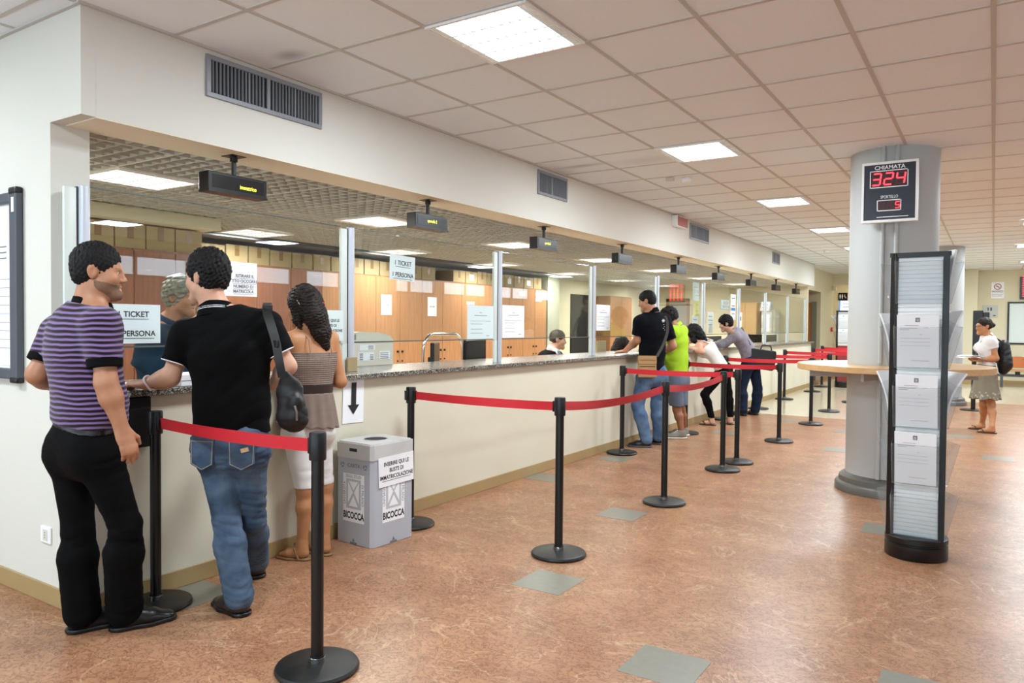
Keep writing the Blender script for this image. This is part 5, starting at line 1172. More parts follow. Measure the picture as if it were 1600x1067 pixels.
def top_(Bd, t, h, m, o=.012, sleeves=.62, hem=.12, amp=.003, sc=55, seed=2, so=.016, belly=0, name='shirt', flare=0, arms='LR', neck=.0):
    """sleeves = fraction of the upper arm covered (above 1: on along the forearm)"""
    J = Bd.J; up = nrm(J['wa']-J['pe']); un = nrm(J['nk']-J['ch'])
    tor = Bd.torso(o, belly)
    if flare: tor.rc(J['pe']-up*.03, J['wa'], .165*Bd.tw+o+flare, .125*Bd.tw+o, .05, Bd.hfw, .74*Bd.td)
    tor.cut(J['pe']+up*hem, -up); tor.cut(J['nk']+un*neck, un)
    shp = [tor]
    for S_ in arms:
        a = Bd.arm(S_, so); s0, e0, w0 = J['s'+S_], J['e'+S_], J['w'+S_]
        if sleeves <= 1: a.cut(s0+(e0-s0)*sleeves, e0-s0)
        else: a.cut(e0+(w0-e0)*(sleeves-1), w0-e0)
        shp.append(a)
    return sdf_obj(name, shp, h, m, t, .03, wrinkle(amp, sc, nrm(up+Bd.sh*.35), seed), 1)
def band(Bd, t, h, m, S_, f0, f1, so, name='cuff'):
    J = Bd.J; s0, e0 = J['s'+S_], J['e'+S_]; a = Bd.arm(S_, so); a.cut(s0+(e0-s0)*f1, e0-s0).cut(s0+(e0-s0)*f0, s0-e0)
    return sdf_obj(name, [a], h, m, t, 0, None, 1)
def collar(Bd, t, h, m, lo=-.012, hi=.036, o=.012, name='collar'):
    """a band standing round the neck, lower at the throat"""
    J = Bd.J; q = Shape(); up = nrm(Bd.H(0, -.02, -.075)-J['nk'])*.4+np.array([0, 0, .6]); un = nrm(up)
    r0 = .056 if Bd.fem else .064; p0 = J['nk']-un*.03; q.rc(p0, J['nk']+un*.06, r0*Bd.hs+o+.024, r0*Bd.hs+o-.006, 0)
    q.cut(J['nk']+un*hi, nrm(un+Bd.fw*.22)); q.cut(J['nk']+un*lo, -nrm(un+Bd.fw*.22))
    return sdf_obj(name, [q], h, m, t, 0, None, 1)
def shoes(Bd, t, h, m, ms, S_, o=.007, lace=None, high=.105):
    J = Bd.J; q = Bd.foot(S_, o); q.cut((0, 0, high), (0, 0, 1)); o_ = sdf_obj('shoe', [q], h, m, t, 0, None, 1)
    he, to = J['he'+S_], J['to'+S_]; d = nrm((to-he)*np.array([1, 1, 0])); L_ = np.linalg.norm(to-he); z = np.array([0, 0, 1.]); s_ = Shape()
    s_.rc(he+d*.042+z*.012, he+d*L_*.6+z*.012, .043+o, .050+o, .02, z, .9).rc(he+d*L_*.6+z*.012, he+d*(L_-.035)+z*.012, .050+o, .040+o, .02, z, .9).cut((0, 0, .021), (0, 0, 1)).cut((0, 0, .001), (0, 0, -1))
    sdf_obj('sole', [s_], h, ms, o_, 0, None, 1)
    if lace is not None:
        b = B(); la = np.cross(z, d)
        for k in range(4):
            c = he+d*L_*(.44+.065*k)+z*(.098-.014*k+o)
            b.path([c-la*.028-z*.012, c-la*.012+z*.002, c+la*.012+z*.002, c+la*.028-z*.012], .003, 6)
        b.build('laces', lace, o_)
    return o_
def sandals(Bd, t, m, S_, strap=True, toe=True):
    J = Bd.J; he, to = J['he'+S_], J['to'+S_]; d = nrm((to-he)*np.array([1, 1, 0])); L_ = np.linalg.norm(to-he); z = np.array([0, 0, 1.]); s_ = Shape()
    s_.rc(he+d*.04+z*.008, he+d*L_*.6+z*.008, .040, .046, .02, z, .9).rc(he+d*L_*.6+z*.008, he+d*(L_-.03)+z*.008, .046, .036, .02, z, .9).cut((0, 0, .0135), (0, 0, 1)).cut((0, 0, .001), (0, 0, -1))
    o = sdf_obj('sandal', [s_], .005, m, t, 0, None, 1); la = np.cross(z, d); b = B()
    c = he+d*(L_*.62); tp = he+d*(L_*.80)
    if toe:
        for sx in (-1, 1): b.path([c+la*sx*.046+z*.012, c*.6+tp*.4+la*sx*.03+z*.045, tp+z*.050, tp+z*.02], [.008, .008, .006, .005], 6)
    if strap: b.path([he+d*.06+la*(-.042)+z*.012, he+d*.09-la*.035+z*.07, he+d*.11+z*.088, he+d*.09+la*.035+z*.07, he+d*.06+la*.042+z*.012], .006, 6)
    b.build('strap', m, o)
    return o
def ribbon(pts, width, side, thick=.003, sub=6):
    """flat strap through points; side = direction of its width"""
    pts = [Vector(p) for p in pts]; out = []
    for i in range(len(pts)-1):
        p0, p1, p2, p3 = pts[max(i-1, 0)], pts[i], pts[i+1], pts[min(i+2, len(pts)-1)]
        for k in range(sub+(i == len(pts)-2)):
            u = k/sub; out.append(.5*((2*p1)+(p2-p0)*u+(2*p0-5*p1+4*p2-p3)*u*u+(3*p1-p0-3*p2+p3)*u**3))
    P = []
    for i, p in enumerate(out):
        s_ = Vector(side[0]).lerp(Vector(side[-1]), i/(len(out)-1)); tn = (out[min(i+1, len(out)-1)]-out[max(i-1, 0)]).normalized()
        s_ = (s_-tn*s_.dot(tn)).normalized(); P.append([p-s_*width/2, p, p+s_*width/2])
    return B().grid(P, thick=thick)
DN = (0, 0, -1)
# ---- man in the striped shirt
st = mat('striped_knit', '9878ae', .85, spec=.2, bump=.3, bscale=900, sheen=.2); N, L, b = nodes(st)
tc = N.new('ShaderNodeTexCoord'); sx_ = N.new('ShaderNodeSeparateXYZ'); L.new(tc.outputs['Object'], sx_.inputs[0])
nz = N.new('ShaderNodeTexNoise'); nz.inputs['Scale'].default_value = 5; L.new(tc.outputs['Object'], nz.inputs['Vector'])
ma = N.new('ShaderNodeMath'); ma.operation = 'MULTIPLY_ADD'; ma.inputs[1].default_value = .03; L.new(nz.outputs['Fac'], ma.inputs[0]); L.new(sx_.outputs[2], ma.inputs[2])
md = N.new('ShaderNodeMath'); md.operation = 'MULTIPLY'; md.inputs[1].default_value = 1/.0225; L.new(ma.outputs[0], md.inputs[0])
fr_ = N.new('ShaderNodeMath'); fr_.operation = 'FRACT'; L.new(md.outputs[0], fr_.inputs[0])
cr = N.new('ShaderNodeValToRGB'); cr.color_ramp.interpolation = 'CONSTANT'; E_ = cr.color_ramp.elements; E_[0].color = lin('7d6593'); E_[1].position = .50; E_[1].color = lin('0e0a11')
e = E_.new(.36); e.color = lin('563f68'); e = E_.new(.86); e.color = lin('3a2030')
L.new(fr_.outputs[0], cr.inputs[0]); L.new(cr.outputs[0], b.inputs['Base Color'])
def man1():
    t, J, b0 = person('man1', 'man in a purple and black striped shirt and black jeans, leaning by the counter corner')
    Bd = Body(J, tilt((.93, .32), -.06), hs=1.0, tw=1.10, td=1.05, am=1.0, lm=1.0)
    rh = Bd.hand('R', .55, Bd.sh, Bd.fw); lh = Bd.hand('L', .4, (0, 0, -1), -Bd.sh)
    body_mesh(Bd, t, .004, M['skin_olive'], hands=[rh, lh]); eyes(Bd, t)
    sdf_obj('hair', [Bd.hair(.006, .062, -.085, vol=.007)], .003, M['hair_black'], t, 0, curls(.0016, 400, 3), 0)
    q = Bd.head(); H = Bd.H; q.cut(H(0, 0, -.037), Bd.HF[2]+Bd.HF[1]*.13).cut(H(0, -.004, 0), -Bd.HF[1]).cut(H(0, 0, -.112), -Bd.HF[2]).ell(H(0, .10, -.063), np.array([.025, .03, .013]), Bd.HF, .004, True)
    sdf_obj('beard', [q], .003, mat('stubble', '6a4e3c', .8, noise=.8, nscale=300, col2='86634b'), t, 0, lambda X, Y, Z: np.full(X.shape, -.0012, np.float32), 0)
    sh = top_(Bd, t, .004, st, .016, .60, .10, .0035, 52, 4, .022, belly=.03, name='striped_shirt', neck=.004)
    for S_ in 'LR': band(Bd, t, .004, M['black_pique'], S_, .58, .74, .0235)
    collar(Bd, t, .004, M['black_pique'], -.02, .030, .006)
    trousers(Bd, t, .005, M['black_denim'], .006, .040, .0035, 80, 6, .56, .022, .005)
    up = nrm(Bd.J['wa']-Bd.J['pe']); q = Bd.hips(.011); q.cut(Bd.J['pe']*.44+Bd.J['wa']*.56, up).cut(Bd.J['pe']*.62+Bd.J['wa']*.38, -up)
    sdf_obj('belt', [q], .005, M['leather_black'], t, 0)
    for S_ in 'LR': shoes(Bd, t, .004, M['leather_black'], M['black'], S_, .008, M['black_nylon'])
    return t
man1()
# ---- man in the black polo shirt
def man2():
    t, J, b0 = person('man2', 'man in a black polo shirt and washed blue jeans reaching onto the counter')
    Bd = Body(J, tilt((-.92, .36), -.04), hs=1.04, tw=1.14, td=1.0, am=.98, lm=1.0)
    body_mesh(Bd, t, .004, M['skin_pale'], hands=[Bd.hand('L', .55, DN, -Bd.sh), Bd.hand('R', .5, DN, Bd.sh)]); eyes(Bd, t)
    sdf_obj('hair', [Bd.hair(.013, .056, -.08, vol=.010)], .003, M['hair_black'], t, 0, curls(.0024, 360, 8), 0)
    top_(Bd, t, .004, M['black_pique'], .018, .66, .055, .004, 46, 9, .026, name='polo_shirt', neck=.002)
    for S_ in 'LR': band(Bd, t, .004, M['paper'], S_, .655, .685, .0265, 'sleeve_trim')
    collar(Bd, t, .004, M['black_pique'], -.03, .046, .010)
    collar(Bd, t, .0025, M['paper'], .006, .0105, .0112, 'collar_stripe'); collar(Bd, t, .0025, M['paper'], .015, .0185, .0112, 'collar_stripe')
    tr_ = trousers(Bd, t, .005, M['denim'], .004, .030, .0055, 110, 11, .5, .03, .008, 'jeans')
    # back pockets and a leather patch
    pf = -Bd.hfw
    for S_, sg in (('L', 1), ('R', -1)):
        c = Bd.J['h'+S_]+pf*.122+Bd.hp*sg*.012+np.array([0, 0, .012]); n_ = nrm(pf*.95+Bd.hp*sg*.18); x_ = nrm(np.cross((0, 0, 1), n_)); Fm = frame(c, x_, np.cross(n_, x_))
        b = B(); b.prism([(-.062, .075), (-.058, -.055), (0, -.085), (.058, -.055), (.062, .075)], -.022, .012, M=Fm)
        bo = b.build('back_pocket', M['denim'], t, False)
        s_ = B()
        for p0_, p1_ in (((-.058, .055), (.058, .055)), ((-.056, .06), (-.052, -.052)), ((.056, .06), (.052, -.052)), ((-.052, -.052), (0, -.079)), ((0, -.079), (.052, -.052))):
            s_.tube(Fm @ Vector((*p0_, .012)), Fm @ Vector((*p1_, .012)), .0014, seg=6)
        s_.build('stitching', mat('tan_stitch', 'a89878', .7), bo)
        if S_ == 'R': B().box(.0, .0, .0122, .036, .02, .0165, M=Fm @ Matrix.Rotation(.25, 4, 'Z')).build('leather_patch', mat('tan_leather', 'b9996a', .5), bo, False)
    for S_ in 'LR': shoes(Bd, t, .004, M['leather_brown'], M['leather_black'], S_, .006, None)
    w_ = V3(J['wL']); e_ = V3(J['eL']); ax = nrm(w_-e_); c = w_-ax*.02; x_ = nrm(np.cross(ax, (0, 0, 1))); y_ = np.cross(ax, x_)
    tag(B().path([tuple(b0+c+(x_*math.cos(a)+y_*math.sin(a))*.036+ax*.006*math.sin(2*a)) for a in [k*2*math.pi/24 for k in range(25)]], .005, 8).build('bracelet', M['paper']), 'white bracelet on the wrist of the man in the black polo', 'bracelet')
    return t
man2()
def bag_obj(name, label, cat, base, shapes, m, h=.005, disp=None, strap=None, sw=.03, sside=None, extra=None, smat=None):
    t = thing(name, label, cat, base)
    o = sdf_obj('pouch', shapes, h, m, t, .02, disp, 1)
    if strap: ribbon(strap, sw, sside, .003).build('strap', smat or m, t)
    if extra: extra(t)
    return t
b0 = np.array(PEOPLE['man2'][0]); RV = np.array([.839, .544, 0]); FV = np.array([-.544, .839, 0])
q = Shape(); q.rc((.535, -.14, 1.10), (.545, -.13, .97), .055, .075, .03, FV, .65).rc((.535, -.14, 1.10), (.545, -.17, 1.17), .05, .02, .03, FV, .6); q2 = Shape(); q2.rc((.585, -.15, 1.05), (.575, -.15, .97), .03, .03, .02, FV, .8)
def buckles(t):
    B().box(.515, -.222, 1.30, .545, -.21, 1.335, .003).build('buckle', M['black'], t, False)
    B().box(.40, -.185, 1.475, .44, -.16, 1.50, .003).build('buckle', M['black'], t, False)
    B().path([(.605, -.17, 1.03), (.612, -.165, 1.0), (.607, -.16, .96)], .005, 8).build('zip_pull', M['steel'], t)
bag_obj('shoulder_bag', 'black slouchy bag hanging at the side of the man in the black polo', 'bag', b0, [q, q2], M['black_nylon'], .005, wrinkle(.004, 60, (0, 0, 1), 5),
        [(.245, .0, 1.40), (.275, -.06, 1.478), (.345, -.115, 1.512), (.43, -.19, 1.475), (.49, -.215, 1.41), (.528, -.216, 1.324), (.547, -.212, 1.236), (.548, -.195, 1.16)], .04, [RV, RV], buckles)
# ---- woman in the taupe top
def woman1():
    t, J, b0 = person('woman1', 'woman with long dark hair, bare shoulders, taupe top and white capri trousers')
    Bd = Body(J, tilt((-.85, .55), -.12), hs=.98, tw=.92, td=1.0, am=.86, lm=.88, fem=True)
    body_mesh(Bd, t, .0045, M['skin_tan'], hands=[Bd.hand('L', .4, DN, -Bd.sh, r=.88), Bd.hand('R', .4, DN, Bd.sh, r=.88)], bare_feet=True); eyes(Bd, t)
    k = Bd.HF; q = Bd.hair(.016, .066, -.09, vol=.012); H = Bd.H
    q2 = Shape(); q2.rc(H(0, -.075, .02), H(.0, -.10, -.06), .07, .066, .03).rc(H(0, -.10, -.06), H(-.03, -.105, -.16), .066, .058, .03).rc(H(-.03, -.105, -.16), H(-.055, -.10, -.245), .055, .030, .03)
    q2.rc(H(-.055, -.10, -.24), H(-.06, -.09, -.285), .03, .012, .02)
    q2.rc(H(.062, .0, .03), H(.068, -.01, -.075), .028, .022, .03).rc(H(.068, -.01, -.075), H(.055, -.04, -.15), .022, .012, .02)
    q2.rc(H(-.062, -.02, .03), H(-.07, -.04, -.09), .028, .024, .03)
    hr = sdf_obj('hair', [q, q2], .0035, M['hair_brown'], t, .03, curls(.0030, 400, 4), 0)
    B().path([H(.085, -.045, .045), H(.080, -.065, .012)], .005, 8).build('hair_clip', M['chrome'], hr)
    B().sphere(H(-.035, -.135, .015), (.012, .016, .010)).build('hair_tie', mat('red_hair_tie', 'a5222c', .4), hr)
    tm = mat('taupe_linen', '857469', .85, spec=.2, bump=.3, bscale=500, noise=.5, nscale=30, col2='786860')
    J2 = Bd.J; up = nrm(J2['wa']-J2['pe']); un = nrm(J2['ch']-J2['wa'])
    tor = Bd.torso(.008); tor.cut(J2['ch']+un*.045, un).cut(J2['wa']+un*.02, -un)
    def smock(X, Y, Z): return (.0022*np.sin(Z*2*math.pi/.0125)+.001*np.sin(X*310)*np.sin(Y*290)).astype(np.float32)
    tp = sdf_obj('smocked_top', [tor], .004, tm, t, 0, smock, 0)
    tor = Bd.torso(.012); tor.cut(J2['wa']+un*.028, un).cut(J2['wa']-un*.045, -un); sdf_obj('waist_belt', [tor], .004, mat('brown_belt', '2c1c15', .45), t, 0)
    sk = Shape(); sk.rc(J2['pe']-up*.05, J2['wa']-up*.02, .205, .135, .05, Bd.hfw, .80); sk.cut(J2['wa']-un*.03, un).cut(J2['pe']-up*.015, -up)
    sdf_obj('peplum', [sk], .005, tm, t, 0, lambda X, Y, Z: (.004*np.sin(np.arctan2(Y-J2['pe'][1], X-J2['pe'][0])*13)*np.clip((J2['wa'][2]-Z)*8, 0, 1)).astype(np.float32), 1)
    trousers(Bd, t, .005, mat('white_cotton', 'd6d2ce', .85, bump=.2, bscale=600, sheen=.1), .001, .010, .0035, 75, 3, .2, .43, .003, 'capri_trousers')
    b = B()
    for sg in (.07, -.07):
        p0_ = J2['ch']-Bd.fw*.12+Bd.sh*sg+un*.03; p1_ = J2['nk']*.5+(J2['sL'] if sg > 0 else J2['sR'])*.5+np.array([0, 0, .052]); p2_ = J2['ch']+Bd.fw*.11+Bd.sh*sg*1.1+un*.03
        b.path([p0_, p0_*.45+p1_*.55-Bd.fw*.048, p1_, p1_*.55+p2_*.45+Bd.fw*.035, p2_], .0028, 6)
    b.build('shoulder_strap', tm, t)
    for S_ in 'LR': sandals(Bd, t, mat('tan_sandal', '8d6c48', .5), S_, True, False)
woman1()
# ---- man in the navy polo with a tan bag
def man3():
    t, J, b0 = person('man3', 'man in a dark navy polo and light jeans writing at the counter')
    Bd = Body(J, tilt((-.88, .42), -.25), tw=1.04, am=1.05)
    body_mesh(Bd, t, .006, M['skin_olive'], hands=[Bd.hand('L', .4, DN, -Bd.sh), Bd.hand('R', .4, DN, Bd.sh)]); eyes(Bd, t)
    sdf_obj('hair', [Bd.hair(.008, .060, -.08)], .005, M['hair_black'], t, 0, curls(.002, 300, 2), 1)
    nv = cloth('navy_pique', '06070d', '0b0d15'); top_(Bd, t, .007, nv, .016, .72, -.02, .004, 48, 14, .024, name='polo_shirt')
    collar(Bd, t, .006, nv, -.01, .045, .012)
    trousers(Bd, t, .007, M['denim_light'], .012, .03, .004, 60, 17, .4, .03, .012, 'jeans')
    for S_ in 'LR': shoes(Bd, t, .006, M['leather_black'], M['board_grey'], S_, .008, M['paper'])
    # pale print on the upper back
    n_ = -Bd.fw; c = Bd.J['ch']*.3+(Bd.J['sL']+Bd.J['sR'])*.35-Bd.fw*.135+Bd.sh*-.05; x_ = nrm(np.cross((0, 0, 1), n_)); Fm = frame(c, x_, np.cross(n_, x_)); b = B()
    for a in (.2, 1.1, 2.0, 2.9): b.tube(Fm @ Vector((.005-.022*math.cos(a), .035-.022*math.sin(a), 0)), Fm @ Vector((.005+.022*math.cos(a), .035+.022*math.sin(a), 0)), .0028, seg=6)
    for x_, y_, r_ in ((.012, -.01, .005), (.02, -.035, .004), (.006, -.055, .0045), (.024, -.075, .003)): b.sphere(Fm @ Vector((x_, y_, 0)), r_, u=8, v=6)
    b.build('back_print', M['paper'], t)
man3()
b0 = np.array(PEOPLE['man3'][0]); F3 = Matrix.Identity(4); Fb = frame((.055, -.165, .94), RV, (0, 0, 1))
t = thing('shoulder_bag', 'tan flat shoulder bag of the man in the navy polo', 'bag', b0)
tn = mat('tan_canvas', 'b08a5e', .8, bump=.3, bscale=400); B().box(-.105, -.125, -.03, .105, .125, .03, .012, M=Fb).build('pouch', tn, t, False)
B().box(-.104, .03, .0302, .104, .125, .038, .003, M=Fb).build('flap', tn, t, False)
B().box(-.09, .0, .031, .09, .006, .034, M=Fb).box(-.09, .075, .0385, .09, .08, .0405, M=Fb).build('zip', M['black'], t, False)
ribbon([(.16, -.13, 1.06), (.195, -.02, 1.20), (.212, .06, 1.36), (.178, .11, 1.50), (.12, .14, 1.53), (.06, .20, 1.46), (.02, .17, 1.34)], .032, [RV, RV], .003).build('strap', mat('brown_strap', '2a211d', .6), t)
# ---- man in lime green
def man4():
    t, J, b0 = person('man4', 'man in a lime green shirt and grey shorts partly hidden behind the navy polo man')
    Bd = Body(J, tilt((-.85, .35), -.3), tw=1.06, td=1.15, lm=1.0)
    body_mesh(Bd, t, .007, M['skin_dark'], hands=[Bd.hand('L', .4, DN, -Bd.sh), Bd.hand('R', .4, DN, Bd.sh)]); eyes(Bd, t)
    sdf_obj('hair', [Bd.hair(.02, .062, -.06, vol=.012)], .005, M['hair_black'], t, 0, curls(.005, 240, 12), 1)
    lm_ = cloth('lime_pique', 'a3c832', '95b92a', bs=900); top_(Bd, t, .007, lm_, .018, .75, -.05, .004, 40, 19, .026, name='polo_shirt'); collar(Bd, t, .006, lm_, -.02, .030, .010)
    trousers(Bd, t, .007, cloth('grey_blue_cotton', '66707f', '5a6472'), .026, .045, .003, 45, 21, .3, .40, .02, 'shorts')
    for S_ in 'LR': shoes(Bd, t, .006, mat('grey_suede', '7d776c', .8, bump=.3, bscale=300), M['offwhite_plastic'], S_, .010, M['paper'])
man4()
# ---- woman in the white top
def girl():
    t, J, b0 = person('girl', 'dark-haired woman in a white top and black trousers bent over the counter')
    Bd = Body(J, tilt((-.92, .25), -.35), hu=tilt((-.45, .1), .9), hs=.98, tw=.9, am=.85, lm=.86, fem=True)
    body_mesh(Bd, t, .006, M['skin_pale'], hands=[Bd.hand('L', .8, FV, (0, 0, 1), r=.88), Bd.hand('R', .4, DN, Bd.sh, r=.88)], bare_feet=True); eyes(Bd, t)
    H = Bd.H; q2 = Shape(); q2.rc(H(0, -.05, .03), H(.01, -.09, -.07), .088, .072, .03).rc(H(.01, -.09, -.07), H(.03, -.14, -.15), .07, .022, .03).rc(H(.066, .03, .03), H(.075, .02, -.09), .036, .034, .03).rc(H(.075, .02, -.09), H(.06, -.02, -.16), .034, .012, .03)
    sdf_obj('hair', [Bd.hair(.016, .062, -.08, vol=.012), q2], .005, M['hair_black'], t, .03, curls(.004, 160, 6), 1)
    J2 = Bd.J; wt = mat('white_jersey', 'dcd8d4', .85, bump=.2, bscale=500, sheen=.1); un = nrm(J2['ch']-J2['wa'])
    tor = Bd.torso(.010); tor.cut(J2['ch']+un*.075, un).cut(J2['pe']+nrm(J2['wa']-J2['pe'])*.0, -nrm(J2['wa']-J2['pe'])); sdf_obj('tank_top', [tor], .006, wt, t, 0, wrinkle(.002, 60, un, 3), 1)
    b = B()
    for sg, sk_ in ((.09, 'sL'), (-.09, 'sR')):
        p0_ = J2['ch']-Bd.fw*.10+Bd.sh*sg+un*.06; p1_ = J2['nk']*.5+J2[sk_]*.5+un*.045; p2_ = J2['ch']+Bd.fw*.10+Bd.sh*sg+un*.06; b.path([p0_, p0_*.4+p1_*.6-Bd.fw*.03, p1_, p1_*.6+p2_*.4+Bd.fw*.03, p2_], .008, 8)
    b.build('shoulder_strap', wt, t)
    trousers(Bd, t, .006, M['black_denim'], .006, .010, .002, 60, 8, .25, .11, .008, 'leggings')
    for S_ in 'LR': sandals(Bd, t, M['leather_brown'], S_)
girl()
# ---- man in the grey shirt
def man5():
    t, J, b0 = person('man5', 'man in a grey long-sleeved shirt and dark jeans leaning on the counter')
    Bd = Body(J, tilt((-.95, .15), -.28), hu=tilt((-.25, 0), .95), tw=1.0, lm=.98)
    body_mesh(Bd, t, .007, M['skin_pale'], hands=[Bd.hand('L', .4, DN, -Bd.sh), Bd.hand('R', .4, DN, Bd.sh)]); eyes(Bd, t)
    sdf_obj('hair', [Bd.hair(.018, .058, -.09, vol=.012)], .005, M['hair_black'], t, 0, curls(.004, 200, 9), 1)
    gs = mat('grey_striped_cotton', '7d7680', .85, bump=.2, bscale=500, sheen=.1); N, L, b = nodes(gs); tc = N.new('ShaderNodeTexCoord'); wv = N.new('ShaderNodeTexWave'); wv.inputs['Scale'].default_value = 14; wv.bands_direction = 'Y'; mx = N.new('ShaderNodeMix'); mx.data_type = 'RGBA'
    L.new(tc.outputs['Object'], wv.inputs['Vector']); L.new(wv.outputs['Fac'], mx.inputs[0]); mx.inputs[6].default_value = lin('77717b'); mx.inputs[7].default_value = lin('827c86'); L.new(mx.outputs[2], b.inputs['Base Color'])
    top_(Bd, t, .007, gs, .016, 1.85, .02, .005, 42, 23, .018, name='shirt'); collar(Bd, t, .006, gs, -.01, .045, .010)
    trousers(Bd, t, .007, M['denim_dark'], .014, .034, .003, 55, 25, .3, .03, .012, 'jeans')
    for S_ in 'LR': shoes(Bd, t, .006, M['leather_brown'], M['leather_black'], S_, .008)
man5()
b0 = np.array(PEOPLE['man5'][0]); t = thing('messenger_bag', 'black messenger bag on the hip of the man in the grey shirt', 'bag', b0); Fb = frame((.235, .06, .90), nrm((.90, .43, -.12)), nrm((.10, .07, 1)))
B().box(-.22, -.17, -.06, .20, .15, .06, .05, M=Fb, seg=5).build('pouch', M['black_nylon'], t, False); B().box(-.20, -.04, .05, .18, .145, .07, .009, M=Fb, seg=3).build('flap', M['black_nylon'], t, False)
B().path([Fb @ Vector((-.05, .15, 0)), Fb @ Vector((-.03, .22, 0)), Fb @ Vector((.10, .22, 0)), Fb @ Vector((.12, .15, 0))], .012, 8).build('handle', M['black_nylon'], t)
B().box(.04, -.045, .0702, .10, -.02, .074, M=Fb).build('buckle', M['steel'], t, False)
ribbon([(.10, .0, 1.02), (.05, -.085, 1.16), (-.02, -.06, 1.28), (-.09, .03, 1.385), (-.15, .13, 1.36), (-.10, .22, 1.20), (.05, .22, 1.03)], .035, [nrm((.7, -.3, .6)), nrm((.7, -.3, .6))], .004).build('strap', M['black_nylon'], t)
# ---- standing woman at the right
def woman2():
    t, J, b0 = person('woman2', 'woman in a white blouse and grey skirt standing beside the round table')
    Bd = Body(J, tilt((-1, .02), -.05), hs=.96, tw=.92, am=.86, lm=.92, fem=True)
    body_mesh(Bd, t, .007, M['skin_tan'], hands=[Bd.hand('L', .6, (0, 0, 1), FV, r=.88), Bd.hand('R', .6, (0, 0, 1), -FV, r=.88)], bare_feet=True); eyes(Bd, t)
    H = Bd.H; q2 = Shape(); q2.ell(H(0, -.125, .015), (.035, .035, .035), None, .01).rc(H(0, -.07, .02), H(0, -.11, .015), .04, .02, .02)
    hr = sdf_obj('hair', [Bd.hair(.010, .064, -.06), q2], .005, M['hair_brown'], t, .01, curls(.002, 250, 6), 1)
    wb = mat('white_blouse', 'd9d6d6', .85, bump=.2, bscale=500, sheen=.1); top_(Bd, t, .007, wb, .014, .40, .10, .003, 50, 31, .02, name='blouse'); collar(Bd, t, .006, wb, -.015, .03, .012)
    J2 = Bd.J; up = nrm(J2['wa']-J2['pe']); sk = Shape(); sk.rc(J2['pe']*.3+J2['wa']*.7, J2['pe'], .125, .165, .05, Bd.hfw, .8); sk.rc(J2['pe'], np.array([*(J2['pe'][:2]*.6), .44]), .165, .255, .06, Bd.hfw, .72); sk.cut((0, 0, .455), (0, 0, -1)).cut(J2['pe']*.25+J2['wa']*.75, up)
    gm = mat('grey_linen_skirt', '77715f', .9, bump=.2, bscale=500); N, L, b = nodes(gm); tc = N.new('ShaderNodeTexCoord'); vo = N.new('ShaderNodeTexVoronoi'); vo.inputs['Scale'].default_value = 26; cr = N.new('ShaderNodeValToRGB'); cr.color_ramp.elements[0].color = (1, 1, 1, 1); cr.color_ramp.elements[0].position = .28; cr.color_ramp.elements[1].position = .36; cr.color_ramp.elements[1].color = (0, 0, 0, 1)
    sp = N.new('ShaderNodeSeparateXYZ'); lt = N.new('ShaderNodeMath'); lt.operation = 'LESS_THAN'; lt.inputs[1].default_value = .565; L.new(tc.outputs['Object'], sp.inputs[0]); L.new(sp.outputs[2], lt.inputs[0]); L.new(tc.outputs['Object'], vo.inputs['Vector']); L.new(vo.outputs['Distance'], cr.inputs[0])
    mm = N.new('ShaderNodeMath'); mm.operation = 'MULTIPLY'; L.new(cr.outputs[0], mm.inputs[0]); L.new(lt.outputs[0], mm.inputs[1]); mx = N.new('ShaderNodeMix'); mx.data_type = 'RGBA'; L.new(mm.outputs[0], mx.inputs[0]); mx.inputs[6].default_value = lin('77715f'); mx.inputs[7].default_value = lin('a8a28f'); L.new(mx.outputs[2], b.inputs['Base Color'])
    pc = J2['pe']
    sdf_obj('skirt', [sk], .007, gm, t, 0, lambda X, Y, Z: (.012*np.sin(np.arctan2(Y-pc[1], X-pc[0])*9+1.)*np.clip((pc[2]-Z)*3, 0, 1)).astype(np.float32), 1)
    for S_ in 'LR': sandals(Bd, t, mat('dark_flip_flop', '3a2c22', .6), S_, False, True)
    b = B(); k = .96
    for sx in (-1, 1): b.path([H(sx*.031+.022*math.cos(a), .097, .004+.016*math.sin(a)) for a in [q_*2*math.pi/16 for q_ in range(17)]], .0022, 6); b.path([H(sx*.053, .095, .008), H(sx*.074, .0, .012)], .002, 6)
    b.path([H(-.009, .1, .006), H(.009, .1, .006)], .002, 6).build('glasses', M['board_grey'], t)
    w_, e_ = J2['wL'], J2['eL']; ax = nrm(w_-e_); x_ = nrm(np.cross(ax, (0, 0, 1))); y_ = np.cross(ax, x_); c = w_-ax*.03
    B().path([c+(x_*math.cos(a)+y_*math.sin(a))*.031 for a in [q_*2*math.pi/20 for q_ in range(21)]], .010, 8).build('watch', M['steel'], t)
    ribbon([J2['nk']+Bd.fw*.03+Bd.sh*.07+up*.02, J2['ch']+Bd.fw*.135+Bd.sh*.06, J2['wa']+Bd.fw*.145+Bd.sh*.03], .022, [Bd.sh, Bd.sh], .003).build('lanyard', mat('brown_lanyard', '6d5a48', .7), t)
    tf = thing('leaflet_sheaf', 'white leaflets held by the woman in the grey skirt', 'leaflets', b0+J2['fL'])
    for k_ in range(2):
        P = [[tuple(np.array([0, 0, .02])+RV*(-.16+.24*u+.02*k_)+FV*(-.10+.2*v_)+np.array([0, 0, .03*math.sin(u*2.4)+.02*k_+.03*(1-u)])) for v_ in (0, .33, .66, 1)] for u in [i/6 for i in range(7)]]
        B().grid(P, thick=.004).build('leaflet', M['paper'], tf)
    tb = thing('backpack', 'black backpack on the back of the woman in the grey skirt', 'backpack', b0)
